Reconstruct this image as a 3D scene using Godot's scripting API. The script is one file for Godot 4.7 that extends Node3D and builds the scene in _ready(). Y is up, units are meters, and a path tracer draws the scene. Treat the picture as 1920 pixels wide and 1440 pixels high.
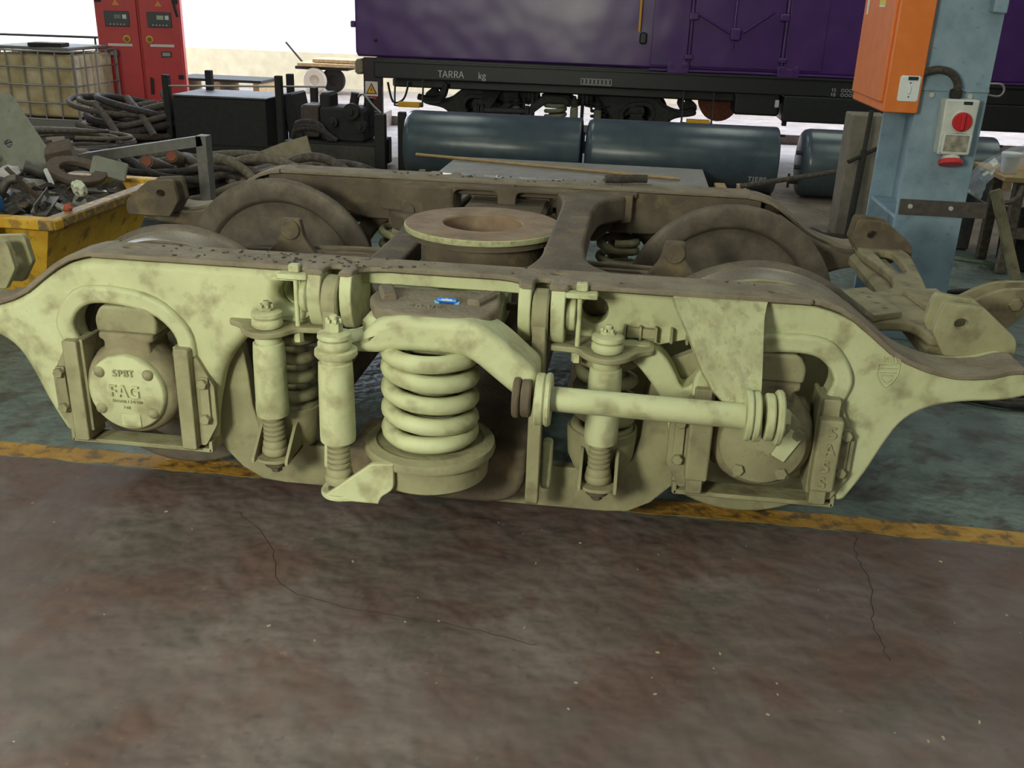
extends Node3D

# ---------------------------------------------------------------- geometry collector
class Geo:
	var v := PackedVector3Array()
	var n := PackedVector3Array()
	var xf := Transform3D()

	func tri(a: Vector3, b: Vector3, c: Vector3, na: Vector3, nb: Vector3, nc: Vector3) -> void:
		a = xf * a
		b = xf * b
		c = xf * c
		na = (xf.basis * na).normalized()
		nb = (xf.basis * nb).normalized()
		nc = (xf.basis * nc).normalized()
		var g := (b - a).cross(c - a)
		if g.length_squared() < 1e-18:
			return
		if g.dot(na + nb + nc) > 0.0:
			v.append_array([a, c, b])
			n.append_array([na, nc, nb])
		else:
			v.append_array([a, b, c])
			n.append_array([na, nb, nc])

	func quad(a: Vector3, b: Vector3, c: Vector3, d: Vector3, na: Vector3, nb: Vector3, nc: Vector3, nd: Vector3) -> void:
		tri(a, b, c, na, nb, nc)
		tri(a, c, d, na, nc, nd)

	# flat quad, normal on the side of «out»
	func flat(a: Vector3, b: Vector3, c: Vector3, d: Vector3, out: Vector3) -> void:
		var g := (b - a).cross(c - a)
		if g.length_squared() < 1e-14:
			g = (c - a).cross(d - a)
		g = g.normalized()
		if g.dot(out) < 0.0:
			g = -g
		quad(a, b, c, d, g, g, g, g)

	static func ears(p: PackedVector2Array) -> PackedInt32Array:
		var out := PackedInt32Array()
		var left := range(p.size())
		while left.size() > 3:
			var m := left.size()
			var found := -1
			var most := -INF
			var fallback := 0
			for i in m:
				var a := p[left[(i + m - 1) % m]]
				var b := p[left[i]]
				var c := p[left[(i + 1) % m]]
				var area := (b - a).cross(c - b)
				if area > most:
					most = area
					fallback = i
				if area <= 1e-13:
					if absf(area) <= 1e-13:
						found = i
						break
					continue
				var ok := true
				for k in m:
					if k == i or k == (i + 1) % m or k == (i + m - 1) % m:
						continue
					var q := p[left[k]]
					if q.is_equal_approx(a) or q.is_equal_approx(b) or q.is_equal_approx(c):
						continue
					if (b - a).cross(q - a) >= -1e-12 and (c - b).cross(q - b) >= -1e-12 and (a - c).cross(q - c) >= -1e-12:
						ok = false
						break
				if ok:
					found = i
					break
			if found < 0:
				found = fallback
			out.append_array([left[(found + m - 1) % m], left[found], left[(found + 1) % m]])
			left.remove_at(found)
		out.append_array([left[0], left[1], left[2]])
		return out

	# polygon in x, y drawn out from z0 to z1, edges rounded by «bev»
	func ext(poly: PackedVector2Array, z0: float, z1: float, bev := 0.0, holes := [], seg := 2) -> void:
		var loops := []
		var p := poly.duplicate()
		if Geometry2D.is_polygon_clockwise(p):
			p.reverse()
		loops.append(p)
		for h in holes:
			var q: PackedVector2Array = h.duplicate()
			if not Geometry2D.is_polygon_clockwise(q):
				q.reverse()
			loops.append(q)
		var levels := []
		if bev <= 0.0:
			levels = [[0.0, z1, 0.0], [0.0, z0, 0.0]]
		else:
			bev = minf(bev, (z1 - z0) * 0.499)
			for k in seg + 1:
				var a := float(k) / seg * PI / 2
				levels.append([bev * (1 - sin(a)), z1 - bev * (1 - cos(a)), cos(a)])
			for k in seg + 1:
				var a := (1 - float(k) / seg) * PI / 2
				levels.append([bev * (1 - sin(a)), z0 + bev * (1 - cos(a)), -cos(a)])
		var caps := []
		var fully := maxf(levels[0][0], 1e-9)
		for loop in loops:
			var m: int = loop.size()
			var en := []
			for i in m:
				var d: Vector2 = (loop[(i + 1) % m] - loop[i]).normalized()
				en.append(Vector2(d.y, -d.x))
			var mit := []
			for i in m:
				var a: Vector2 = en[(i + m - 1) % m]
				var b: Vector2 = en[i]
				mit.append((a + b) / maxf(0.35, 1 + a.dot(b)))
			var inset := PackedVector2Array()
			for i in m:
				inset.append(loop[i] - mit[i] * levels[0][0])
			# where the inset folds over itself, draw the folded run together
			if levels[0][0] > 0.0:
				for pass_no in 4:
					var bad := []
					for i in m:
						var j := (i + 1) % m
						bad.append((inset[j] - inset[i]).dot(loop[j] - loop[i]) < 0.0)
					if not bad.has(true) or not bad.has(false):
						break
					var start := 0
					while bad[(start + m - 1) % m]:
						start += 1
					var i := 0
					while i < m:
						if not bad[(start + i) % m]:
							i += 1
							continue
						var e := i
						while e < m and bad[(start + e) % m]:
							e += 1
						var p0 := inset[(start + i) % m]
						var p1 := inset[(start + e) % m]
						var d0: Vector2 = loop[(start + i) % m] - loop[(start + i + m - 1) % m]
						var d1: Vector2 = loop[(start + e + 1) % m] - loop[(start + e) % m]
						var hit: Variant = Geometry2D.line_intersects_line(p0, d0, p1, d1)
						var at: Vector2 = (p0 + p1) / 2
						if hit != null and hit.distance_to(at) < levels[0][0] * 3:
							at = hit
						for k in range(i, e + 1):
							inset[(start + k) % m] = at
						i = e
			caps.append(inset)
			for i in m:
				var j := (i + 1) % m
				var n0: Vector2 = en[i]
				var n1: Vector2 = en[i]
				if en[(i + m - 1) % m].dot(en[i]) > 0.77:
					n0 = (en[(i + m - 1) % m] + en[i]).normalized()
				if en[j].dot(en[i]) > 0.77:
					n1 = (en[j] + en[i]).normalized()
				for k in levels.size() - 1:
					var A: Array = levels[k]
					var B: Array = levels[k + 1]
					var pa: Vector2 = loop[i].lerp(inset[i], A[0] / fully)
					var pb: Vector2 = loop[j].lerp(inset[j], A[0] / fully)
					var pc: Vector2 = loop[j].lerp(inset[j], B[0] / fully)
					var pd: Vector2 = loop[i].lerp(inset[i], B[0] / fully)
					var ra := sqrt(maxf(0, 1 - A[2] * A[2]))
					var rb := sqrt(maxf(0, 1 - B[2] * B[2]))
					quad(Vector3(pa.x, pa.y, A[1]), Vector3(pb.x, pb.y, A[1]), Vector3(pc.x, pc.y, B[1]), Vector3(pd.x, pd.y, B[1]),
						Vector3(n0.x * ra, n0.y * ra, A[2]), Vector3(n1.x * ra, n1.y * ra, A[2]), Vector3(n1.x * rb, n1.y * rb, B[2]), Vector3(n0.x * rb, n0.y * rb, B[2]))
		# caps: cut the outline through the middle of each hole, so that no piece has one
		var pieces := [caps[0]]
		for h in caps.slice(1):
			var hole: PackedVector2Array = h
			if Geometry2D.is_polygon_clockwise(hole):
				hole.reverse()
			var mid := Vector2.ZERO
			for q in hole:
				mid += q / hole.size()
			var next := []
			for pc in pieces:
				for s in 2:
					var x0: float = mid.x - 20.0 if s == 0 else mid.x
					var half := PackedVector2Array([Vector2(x0, -20), Vector2(x0 + 20, -20), Vector2(x0 + 20, 20), Vector2(x0, 20)])
					for r in Geometry2D.intersect_polygons(pc, half):
						next.append_array(Geometry2D.clip_polygons(r, hole))
			pieces = next
		for pc in pieces:
			var cap: PackedVector2Array = pc
			if Geometry2D.is_polygon_clockwise(cap):
				cap.reverse()
			var idx := Geometry2D.triangulate_polygon(cap)
			if idx.is_empty():
				idx = Geo.ears(cap)
			for t in range(0, idx.size(), 3):
				for s in 2:
					var z: float = z1 if s == 0 else z0
					var nn := Vector3(0, 0, 1 if s == 0 else -1)
					tri(Vector3(cap[idx[t]].x, cap[idx[t]].y, z), Vector3(cap[idx[t + 1]].x, cap[idx[t + 1]].y, z), Vector3(cap[idx[t + 2]].x, cap[idx[t + 2]].y, z), nn, nn, nn)

	# profile of (radius, height) turned about y
	func lathe(pr: Array, seg := 24, a0 := 0.0, a1 := TAU) -> void:
		var m := pr.size() - 1
		var sn := []
		for i in m:
			var d: Vector2 = pr[i + 1] - pr[i]
			sn.append(Vector2(d.y, -d.x).normalized())
		for i in m:
			if pr[i].distance_squared_to(pr[i + 1]) < 1e-12:
				continue
			var n0: Vector2 = sn[i]
			var n1: Vector2 = sn[i]
			if i > 0 and sn[i - 1].dot(sn[i]) > 0.75:
				n0 = (sn[i - 1] + sn[i]).normalized()
			if i < m - 1 and sn[i + 1].dot(sn[i]) > 0.75:
				n1 = (sn[i + 1] + sn[i]).normalized()
			for k in seg:
				var t0 := a0 + (a1 - a0) * k / seg
				var t1 := a0 + (a1 - a0) * (k + 1) / seg
				var c0 := Vector2(cos(t0), sin(t0))
				var c1 := Vector2(cos(t1), sin(t1))
				quad(Vector3(pr[i].x * c0.x, pr[i].y, pr[i].x * c0.y), Vector3(pr[i].x * c1.x, pr[i].y, pr[i].x * c1.y),
					Vector3(pr[i + 1].x * c1.x, pr[i + 1].y, pr[i + 1].x * c1.y), Vector3(pr[i + 1].x * c0.x, pr[i + 1].y, pr[i + 1].x * c0.y),
					Vector3(n0.x * c0.x, n0.y, n0.x * c0.y), Vector3(n0.x * c1.x, n0.y, n0.x * c1.y), Vector3(n1.x * c1.x, n1.y, n1.x * c1.y), Vector3(n1.x * c0.x, n1.y, n1.x * c0.y))

	func tube(path: PackedVector3Array, r: float, seg := 8, caps := true, r1 := -1.0) -> void:
		if r1 < 0:
			r1 = r
		var m := path.size()
		var t := (path[1] - path[0]).normalized()
		var u := t.cross(Vector3.UP if absf(t.y) < 0.9 else Vector3.RIGHT).normalized()
		var rings := []
		for i in m:
			var d := (path[mini(i + 1, m - 1)] - path[maxi(i - 1, 0)]).normalized()
			u = (u - d * u.dot(d)).normalized()
			var w := d.cross(u)
			var ring := []
			for k in seg:
				var a := TAU * k / seg
				ring.append(u * cos(a) + w * sin(a))
			rings.append(ring)
		for i in m - 1:
			var ra := lerpf(r, r1, float(i) / (m - 1))
			var rb := lerpf(r, r1, float(i + 1) / (m - 1))
			for k in seg:
				var j := (k + 1) % seg
				quad(path[i] + rings[i][k] * ra, path[i] + rings[i][j] * ra, path[i + 1] + rings[i + 1][j] * rb, path[i + 1] + rings[i + 1][k] * rb, rings[i][k], rings[i][j], rings[i + 1][j], rings[i + 1][k])
		if caps:
			for e in [0, m - 1]:
				var d: Vector3 = (path[0] - path[1]).normalized() if e == 0 else (path[m - 1] - path[m - 2]).normalized()
				var re: float = r if e == 0 else r1
				for k in range(1, seg - 1):
					tri(path[e] + rings[e][0] * re, path[e] + rings[e][k] * re, path[e] + rings[e][k + 1] * re, d, d, d)

	func bar(a: Vector3, b: Vector3, r: float, seg := 10) -> void:
		tube(PackedVector3Array([a, b]), r, seg)

	func box(c: Vector3, s: Vector3, bev := 0.004, basis := Basis()) -> void:
		var keep := xf
		xf = xf * Transform3D(basis, c)
		var hx := s.x / 2
		var hy := s.y / 2
		var b := minf(bev, minf(hx, hy) * 0.6)
		if b > 0:
			ext(PackedVector2Array([Vector2(-hx + b, -hy), Vector2(hx - b, -hy), Vector2(hx, -hy + b), Vector2(hx, hy - b), Vector2(hx - b, hy), Vector2(-hx + b, hy), Vector2(-hx, hy - b), Vector2(-hx, -hy + b)]), -s.z / 2, s.z / 2, minf(b, s.z * 0.3), [], 1)
		else:
			ext(PackedVector2Array([Vector2(-hx, -hy), Vector2(hx, -hy), Vector2(hx, hy), Vector2(-hx, hy)]), -s.z / 2, s.z / 2, 0)
		xf = keep

	# run «build» with z turned along dir at pos
	func hex(pos: Vector3, dir: Vector3, r: float, h: float, turn := 0.0, sides := 6) -> void:
		var keep := xf
		xf = xf * Geo.along(pos, dir)
		var pts := PackedVector2Array()
		for k in sides:
			pts.append(Vector2(r, 0).rotated(turn + TAU * k / sides))
		ext(pts, 0, h, minf(r * 0.15, h * 0.3), [], 1)
		xf = keep

	func disc(pos: Vector3, dir: Vector3, r: float, h: float, seg := 20, bev := 0.003) -> void:
		var keep := xf
		xf = xf * Geo.along(pos, dir) * Transform3D(Basis(Vector3.RIGHT, PI / 2), Vector3.ZERO)
		bev = minf(bev, h * 0.3)
		lathe([Vector2(0, 0), Vector2(r - bev, 0), Vector2(r, bev), Vector2(r, h - bev), Vector2(r - bev, h), Vector2(0, h)], seg)
		xf = keep

	static func along(pos: Vector3, dir: Vector3) -> Transform3D:
		var z := dir.normalized()
		var x := (Vector3.UP if absf(z.y) < 0.9 else Vector3.BACK).cross(z).normalized()
		return Transform3D(Basis(x, z.cross(x), z), pos)

	func coil(c: Vector3, R: float, r: float, turns: float, h: float, start := 0.0, seg := 8, per := 26) -> void:
		var path := PackedVector3Array()
		var total := turns
		var m := int(total * per)
		for i in m + 1:
			var t := float(i) / m * total
			var y: float = clampf((t - 0.6) / (total - 1.2), 0.0, 1.0) * h
			var a := start + t * TAU
			path.append(c + Vector3(R * cos(a), y, R * sin(a)))
		tube(path, r, seg)

	func mesh() -> ArrayMesh:
		var arr := []
		arr.resize(Mesh.ARRAY_MAX)
		arr[Mesh.ARRAY_VERTEX] = v
		arr[Mesh.ARRAY_NORMAL] = n
		var am := ArrayMesh.new()
		am.add_surface_from_arrays(Mesh.PRIMITIVE_TRIANGLES, arr)
		return am


static func pv(a: Array) -> PackedVector2Array:
	var r := PackedVector2Array()
	for i in range(0, a.size(), 2):
		r.append(Vector2(a[i], a[i + 1]))
	return r

# polygon from x, y, corner radius triples
static func rp(a: Array, seg := 4) -> PackedVector2Array:
	var out := PackedVector2Array()
	var m := a.size() / 3
	for i in m:
		var p := Vector2(a[i * 3], a[i * 3 + 1])
		var r: float = a[i * 3 + 2]
		var q := Vector2(a[((i + m - 1) % m) * 3], a[((i + m - 1) % m) * 3 + 1])
		var s := Vector2(a[((i + 1) % m) * 3], a[((i + 1) % m) * 3 + 1])
		if r <= 0:
			out.append(p)
			continue
		var d0 := minf(r, p.distance_to(q) * 0.48)
		var d1 := minf(r, p.distance_to(s) * 0.48)
		var A := p + (q - p).normalized() * d0
		var B := p + (s - p).normalized() * d1
		for k in seg + 1:
			var t := float(k) / seg
			out.append(A.lerp(p, t).lerp(p.lerp(B, t), t))
	return out

static func circ(c: Vector2, r: float, seg := 16, ry := -1.0) -> PackedVector2Array:
	var out := PackedVector2Array()
	for k in seg:
		out.append(c + Vector2(cos(TAU * k / seg) * r, sin(TAU * k / seg) * (r if ry < 0 else ry)))
	return out

static func mirror_x(a: PackedVector2Array) -> PackedVector2Array:
	var out := PackedVector2Array()
	for p in a:
		out.append(Vector2(-p.x, p.y))
	return out

# smooth path through points
static func cat(pts: Array, per := 6) -> PackedVector3Array:
	var out := PackedVector3Array()
	var m := pts.size()
	for i in m - 1:
		var p0: Vector3 = pts[maxi(i - 1, 0)]
		var p1: Vector3 = pts[i]
		var p2: Vector3 = pts[i + 1]
		var p3: Vector3 = pts[mini(i + 2, m - 1)]
		for k in per:
			out.append(p1.cubic_interpolate(p2, p0, p3, float(k) / per))
	out.append(pts[m - 1])
	return out

# ---------------------------------------------------------------- nodes
var used := {}

func numbered(called: String) -> String:
	if not used.has(called):
		used[called] = 0
		return called
	used[called] += 1
	return "%s_%03d" % [called, used[called]]

func tag(o: Node, label: String, category: String, group := "") -> Node:
	o.set_meta("label", label)
	o.set_meta("category", category)
	if group:
		o.set_meta("group", group)
	return o

func thing(called: String, label: String, category: String, at := Vector3.ZERO, turn := 0.0, group := "") -> Node3D:
	var o := Node3D.new()
	o.name = numbered(called)
	add_child(o)
	o.position = at
	o.rotation.y = turn
	tag(o, label, category, group)
	return o

func part(parent: Node, called: String, g: Geo, m: Material, label := "") -> MeshInstance3D:
	var o := MeshInstance3D.new()
	o.mesh = g.mesh()
	o.material_override = m
	o.name = numbered(called) if parent == self else called
	parent.add_child(o, true)
	if label:
		o.set_meta("label", label)
	return o

func again(parent: Node, o: MeshInstance3D, xf: Transform3D) -> MeshInstance3D:
	var c := MeshInstance3D.new()
	c.mesh = o.mesh
	c.material_override = o.material_override
	c.name = String(o.name).rstrip("0123456789")
	parent.add_child(c, true)
	c.transform = xf
	return c

func single(called: String, g: Geo, m: Material, label: String, category: String, group := "") -> MeshInstance3D:
	var o := part(self, called, g, m)
	tag(o, label, category, group)
	return o

func structure(called: String, g: Geo, m: Material) -> MeshInstance3D:
	var o := part(self, called, g, m)
	o.set_meta("kind", "structure")
	return o

func lettering(parent: Node, called: String, words: String, height: float, depth: float, at: Transform3D, m: Material, bold := false, mono := false) -> MeshInstance3D:
	var t := TextMesh.new()
	var f := SystemFont.new()
	f.font_names = PackedStringArray(["Droid Sans Mono" if mono else "Droid Sans"])
	if bold:
		f.font_weight = 700
	t.font = f
	t.text = words
	t.font_size = 64
	t.pixel_size = height / 46.0
	t.depth = depth
	var o := MeshInstance3D.new()
	o.mesh = t
	o.material_override = m
	o.name = called
	parent.add_child(o, true)
	o.transform = at
	return o

# ---------------------------------------------------------------- materials
func noise_image(size: int, sd: int, cycles: float, octaves: int, ramp: Array, kind := FastNoiseLite.TYPE_SIMPLEX_SMOOTH) -> Image:
	var f := FastNoiseLite.new()
	f.seed = sd
	f.noise_type = kind
	f.frequency = cycles / size
	f.fractal_octaves = octaves
	f.fractal_gain = 0.55
	var l := f.get_seamless_image(size, size, false, false, 0.15, true)
	l.convert(Image.FORMAT_L8)
	var lut := PackedInt32Array()
	lut.resize(256)
	for i in 256:
		var t := i / 255.0
		var c: Color = ramp[0][1]
		for k in ramp.size() - 1:
			if t >= ramp[k][0]:
				var span: float = ramp[k + 1][0] - ramp[k][0]
				c = ramp[k][1].lerp(ramp[k + 1][1], clampf((t - ramp[k][0]) / maxf(span, 1e-5), 0, 1))
		lut[i] = c.r8 | (c.g8 << 8) | (c.b8 << 16) | (c.a8 << 24)
	var src := l.get_data()
	var dst := PackedInt32Array()
	dst.resize(src.size())
	for i in src.size():
		dst[i] = lut[src[i]]
	return Image.create_from_data(size, size, false, Image.FORMAT_RGBA8, dst.to_byte_array())

func layered(size: int, layers: Array) -> Image:
	var base: Image
	for l in layers:
		var im: Image = noise_image(size, l[0], l[1], l[2], l[3])
		if base == null:
			base = im
		else:
			base.blend_rect(im, Rect2i(0, 0, size, size), Vector2i.ZERO)
	return base

func c8(r: int, g: int, b: int, a := 255) -> Color:
	return Color8(r, g, b, a)

var bumps := {}

func bump(sd: int, cycles: float, octaves: int, strength: float) -> ImageTexture:
	var key := "%d %f %d %f" % [sd, cycles, octaves, strength]
	if not bumps.has(key):
		var im := noise_image(256, sd, cycles, octaves, [[0.0, Color.BLACK], [1.0, Color.WHITE]])
		im.bump_map_to_normal_map(strength)
		bumps[key] = ImageTexture.create_from_image(im)
	return bumps[key]

func surface(im: Image, tile: float, rough: float, metal := 0.0, nrm: ImageTexture = null, nscale := 1.0, in_world := false) -> StandardMaterial3D:
	var m := StandardMaterial3D.new()
	m.albedo_texture = ImageTexture.create_from_image(im)
	m.uv1_triplanar = true
	m.uv1_world_triplanar = in_world
	m.uv1_scale = Vector3.ONE / tile
	m.uv1_triplanar_sharpness = 4.0
	m.roughness = rough
	m.metallic = metal
	if nrm:
		m.normal_enabled = true
		m.normal_texture = nrm
		m.normal_scale = nscale
	return m

func plain(c: Color, rough := 0.6, metal := 0.0) -> StandardMaterial3D:
	var m := StandardMaterial3D.new()
	m.albedo_color = c
	m.roughness = rough
	m.metallic = metal
	return m

func glowing(c: Color, e: float) -> StandardMaterial3D:
	var m := plain(c, 0.5)
	m.emission_enabled = true
	m.emission = c
	m.emission_energy_multiplier = e
	return m

var MT := {}

func make_materials() -> void:
	# sprayed cream-green paint over castings, scuffed and grimy in patches
	MT.paint = surface(layered(512, [
		[11, 3, 4, [[0.0, c8(182, 184, 146)], [0.5, c8(196, 198, 158)], [1.0, c8(206, 210, 172)]]],
		[12, 6, 5, [[0.0, c8(132, 122, 96, 170)], [0.24, c8(138, 128, 100, 95)], [0.46, c8(148, 138, 108, 0)], [1.0, c8(148, 138, 108, 0)]]],
		[13, 40, 3, [[0.0, c8(96, 88, 70, 100)], [0.16, c8(100, 92, 72, 0)], [1.0, c8(100, 92, 72, 0)]]]]), 0.9, 0.62, 0.0, bump(14, 20, 4, 1.4), 0.35)
	# the same paint where it lies under more grime
	MT.paint_dull = surface(layered(512, [
		[21, 3, 4, [[0.0, c8(138, 132, 104)], [0.5, c8(152, 147, 116)], [1.0, c8(168, 165, 132)]]],
		[22, 6, 5, [[0.0, c8(110, 98, 78, 150)], [0.25, c8(116, 104, 84, 80)], [0.42, c8(120, 108, 88, 0)], [1.0, c8(120, 108, 88, 0)]]],
		[23, 40, 3, [[0.0, c8(80, 70, 56, 120)], [0.2, c8(84, 74, 60, 0)], [1.0, c8(84, 74, 60, 0)]]]]), 0.9, 0.72, 0.0, bump(14, 20, 4, 1.4), 0.45)
	# brake dust and rust that lies on the upper surfaces
	MT.dust = surface(layered(512, [
		[31, 4, 4, [[0.0, c8(114, 103, 90)], [0.5, c8(128, 117, 102)], [1.0, c8(142, 132, 115)]]],
		[32, 8, 5, [[0.0, c8(108, 84, 66, 130)], [0.25, c8(114, 90, 70, 50)], [0.42, c8(114, 90, 70, 0)], [1.0, c8(114, 90, 70, 0)]]],
		[33, 50, 3, [[0.0, c8(72, 62, 52, 150)], [0.2, c8(76, 66, 56, 0)], [1.0, c8(76, 66, 56, 0)]]]]), 0.8, 0.92, 0.0, bump(34, 30, 4, 2.0), 0.5)
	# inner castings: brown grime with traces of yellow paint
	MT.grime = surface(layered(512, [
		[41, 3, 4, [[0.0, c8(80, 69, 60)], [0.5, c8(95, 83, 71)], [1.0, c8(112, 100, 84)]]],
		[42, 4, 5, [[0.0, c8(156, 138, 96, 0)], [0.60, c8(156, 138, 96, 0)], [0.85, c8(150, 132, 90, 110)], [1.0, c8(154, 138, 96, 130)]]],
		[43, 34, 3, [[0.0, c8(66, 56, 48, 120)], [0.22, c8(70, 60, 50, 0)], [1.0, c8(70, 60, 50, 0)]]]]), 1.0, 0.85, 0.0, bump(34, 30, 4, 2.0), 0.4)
	MT.wheel = surface(layered(256, [
		[51, 5, 4, [[0.0, c8(86, 77, 69)], [0.5, c8(102, 92, 83)], [1.0, c8(116, 106, 94)]]],
		[52, 22, 3, [[0.0, c8(72, 60, 50, 150)], [0.3, c8(80, 66, 54, 0)], [1.0, c8(80, 66, 54, 0)]]]]), 0.5, 0.62, 0.25, bump(14, 20, 4, 1.4), 0.3)
	MT.tread = surface(noise_image(256, 53, 30, 3, [[0.0, c8(116, 106, 98)], [1.0, c8(150, 140, 130)]]), 0.3, 0.42, 0.45)
	MT.rusted = surface(layered(512, [
		[71, 4, 4, [[0.0, c8(116, 96, 80)], [0.5, c8(138, 116, 98)], [1.0, c8(152, 134, 114)]]],
		[72, 6, 5, [[0.0, c8(152, 116, 86, 0)], [0.6, c8(152, 116, 86, 0)], [0.85, c8(156, 118, 86, 120)], [1.0, c8(160, 120, 88, 140)]]],
		[73, 40, 3, [[0.0, c8(74, 60, 50, 130)], [0.2, c8(78, 64, 54, 0)], [1.0, c8(78, 64, 54, 0)]]]]), 0.7, 0.85, 0.0, bump(34, 30, 4, 2.0), 0.4)
	MT.olive = surface(layered(512, [
		[75, 4, 4, [[0.0, c8(120, 110, 88)], [0.5, c8(138, 128, 102)], [1.0, c8(154, 146, 118)]]],
		[76, 8, 5, [[0.0, c8(92, 80, 66, 150)], [0.25, c8(98, 86, 70, 60)], [0.4, c8(98, 86, 70, 0)], [1.0, c8(98, 86, 70, 0)]]]]), 0.8, 0.85, 0.0, bump(34, 30, 4, 2.0), 0.4)
	# paint gone mottled grey and brown
	MT.mottled = surface(layered(512, [
		[81, 3, 4, [[0.0, c8(158, 156, 120)], [0.5, c8(176, 176, 138)], [1.0, c8(196, 198, 158)]]],
		[82, 9, 5, [[0.0, c8(124, 118, 98, 150)], [0.36, c8(130, 124, 102, 80)], [0.5, c8(136, 130, 108, 0)], [1.0, c8(136, 130, 108, 0)]]],
		[83, 14, 4, [[0.0, c8(128, 92, 60, 0)], [0.66, c8(128, 92, 60, 0)], [0.8, c8(140, 110, 76, 80)], [1.0, c8(140, 110, 76, 100)]]]]), 0.5, 0.75, 0.0, bump(34, 30, 4, 2.0), 0.5)
	MT.dark = surface(noise_image(256, 61, 12, 4, [[0.0, c8(30, 28, 26)], [1.0, c8(54, 50, 46)]]), 0.4, 0.8)
	MT.rubber = surface(noise_image(256, 62, 14, 4, [[0.0, c8(46, 42, 40)], [0.6, c8(66, 60, 56)], [1.0, c8(92, 84, 76)]]), 0.4, 0.85)
	MT.cable = [surface(noise_image(256, 63, 10, 4, [[0.0, c8(62, 54, 50)], [0.6, c8(84, 75, 70)], [1.0, c8(112, 102, 94)]]), 0.5, 0.88),
		surface(noise_image(256, 64, 10, 4, [[0.0, c8(44, 40, 42)], [0.6, c8(60, 54, 54)], [1.0, c8(86, 78, 74)]]), 0.5, 0.8),
		surface(noise_image(256, 65, 10, 4, [[0.0, c8(86, 76, 66)], [0.6, c8(112, 102, 90)], [1.0, c8(134, 124, 110)]]), 0.5, 0.9)]

# ---------------------------------------------------------------- bogie
# plan polygon (x, z) drawn up in y
func exty(g: Geo, poly: PackedVector2Array, y0: float, y1: float, bev := 0.0, holes := [], seg := 2) -> void:
	var keep := g.xf
	g.xf = g.xf * Transform3D(Basis(Vector3.RIGHT, Vector3.BACK, Vector3.UP), Vector3.ZERO)
	g.ext(poly, y0, y1, bev, holes, seg)
	g.xf = keep

# polygon (z, y) drawn out in x
func extx(g: Geo, poly: PackedVector2Array, x0: float, x1: float, bev := 0.0, holes := [], seg := 2) -> void:
	var keep := g.xf
	g.xf = g.xf * Transform3D(Basis(Vector3.BACK, Vector3.UP, Vector3.RIGHT), Vector3.ZERO)
	g.ext(poly, x0, x1, bev, holes, seg)
	g.xf = keep

func lathe_at(g: Geo, pos: Vector3, dir: Vector3, pr: Array, seg := 24) -> void:
	var keep := g.xf
	g.xf = g.xf * Geo.along(pos, dir) * Transform3D(Basis(Vector3.RIGHT, PI / 2), Vector3.ZERO)
	g.lathe(pr, seg)
	g.xf = keep

func band(path: Array, w: float) -> PackedVector2Array:
	var up := PackedVector2Array()
	var low := PackedVector2Array()
	for i in path.size():
		var d: Vector2 = (path[mini(i + 1, path.size() - 1)] - path[maxi(i - 1, 0)]).normalized()
		up.append(path[i])
		low.append(path[i] + Vector2(d.y, -d.x) * w)
	low.reverse()
	up.append_array(low)
	return up

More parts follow.
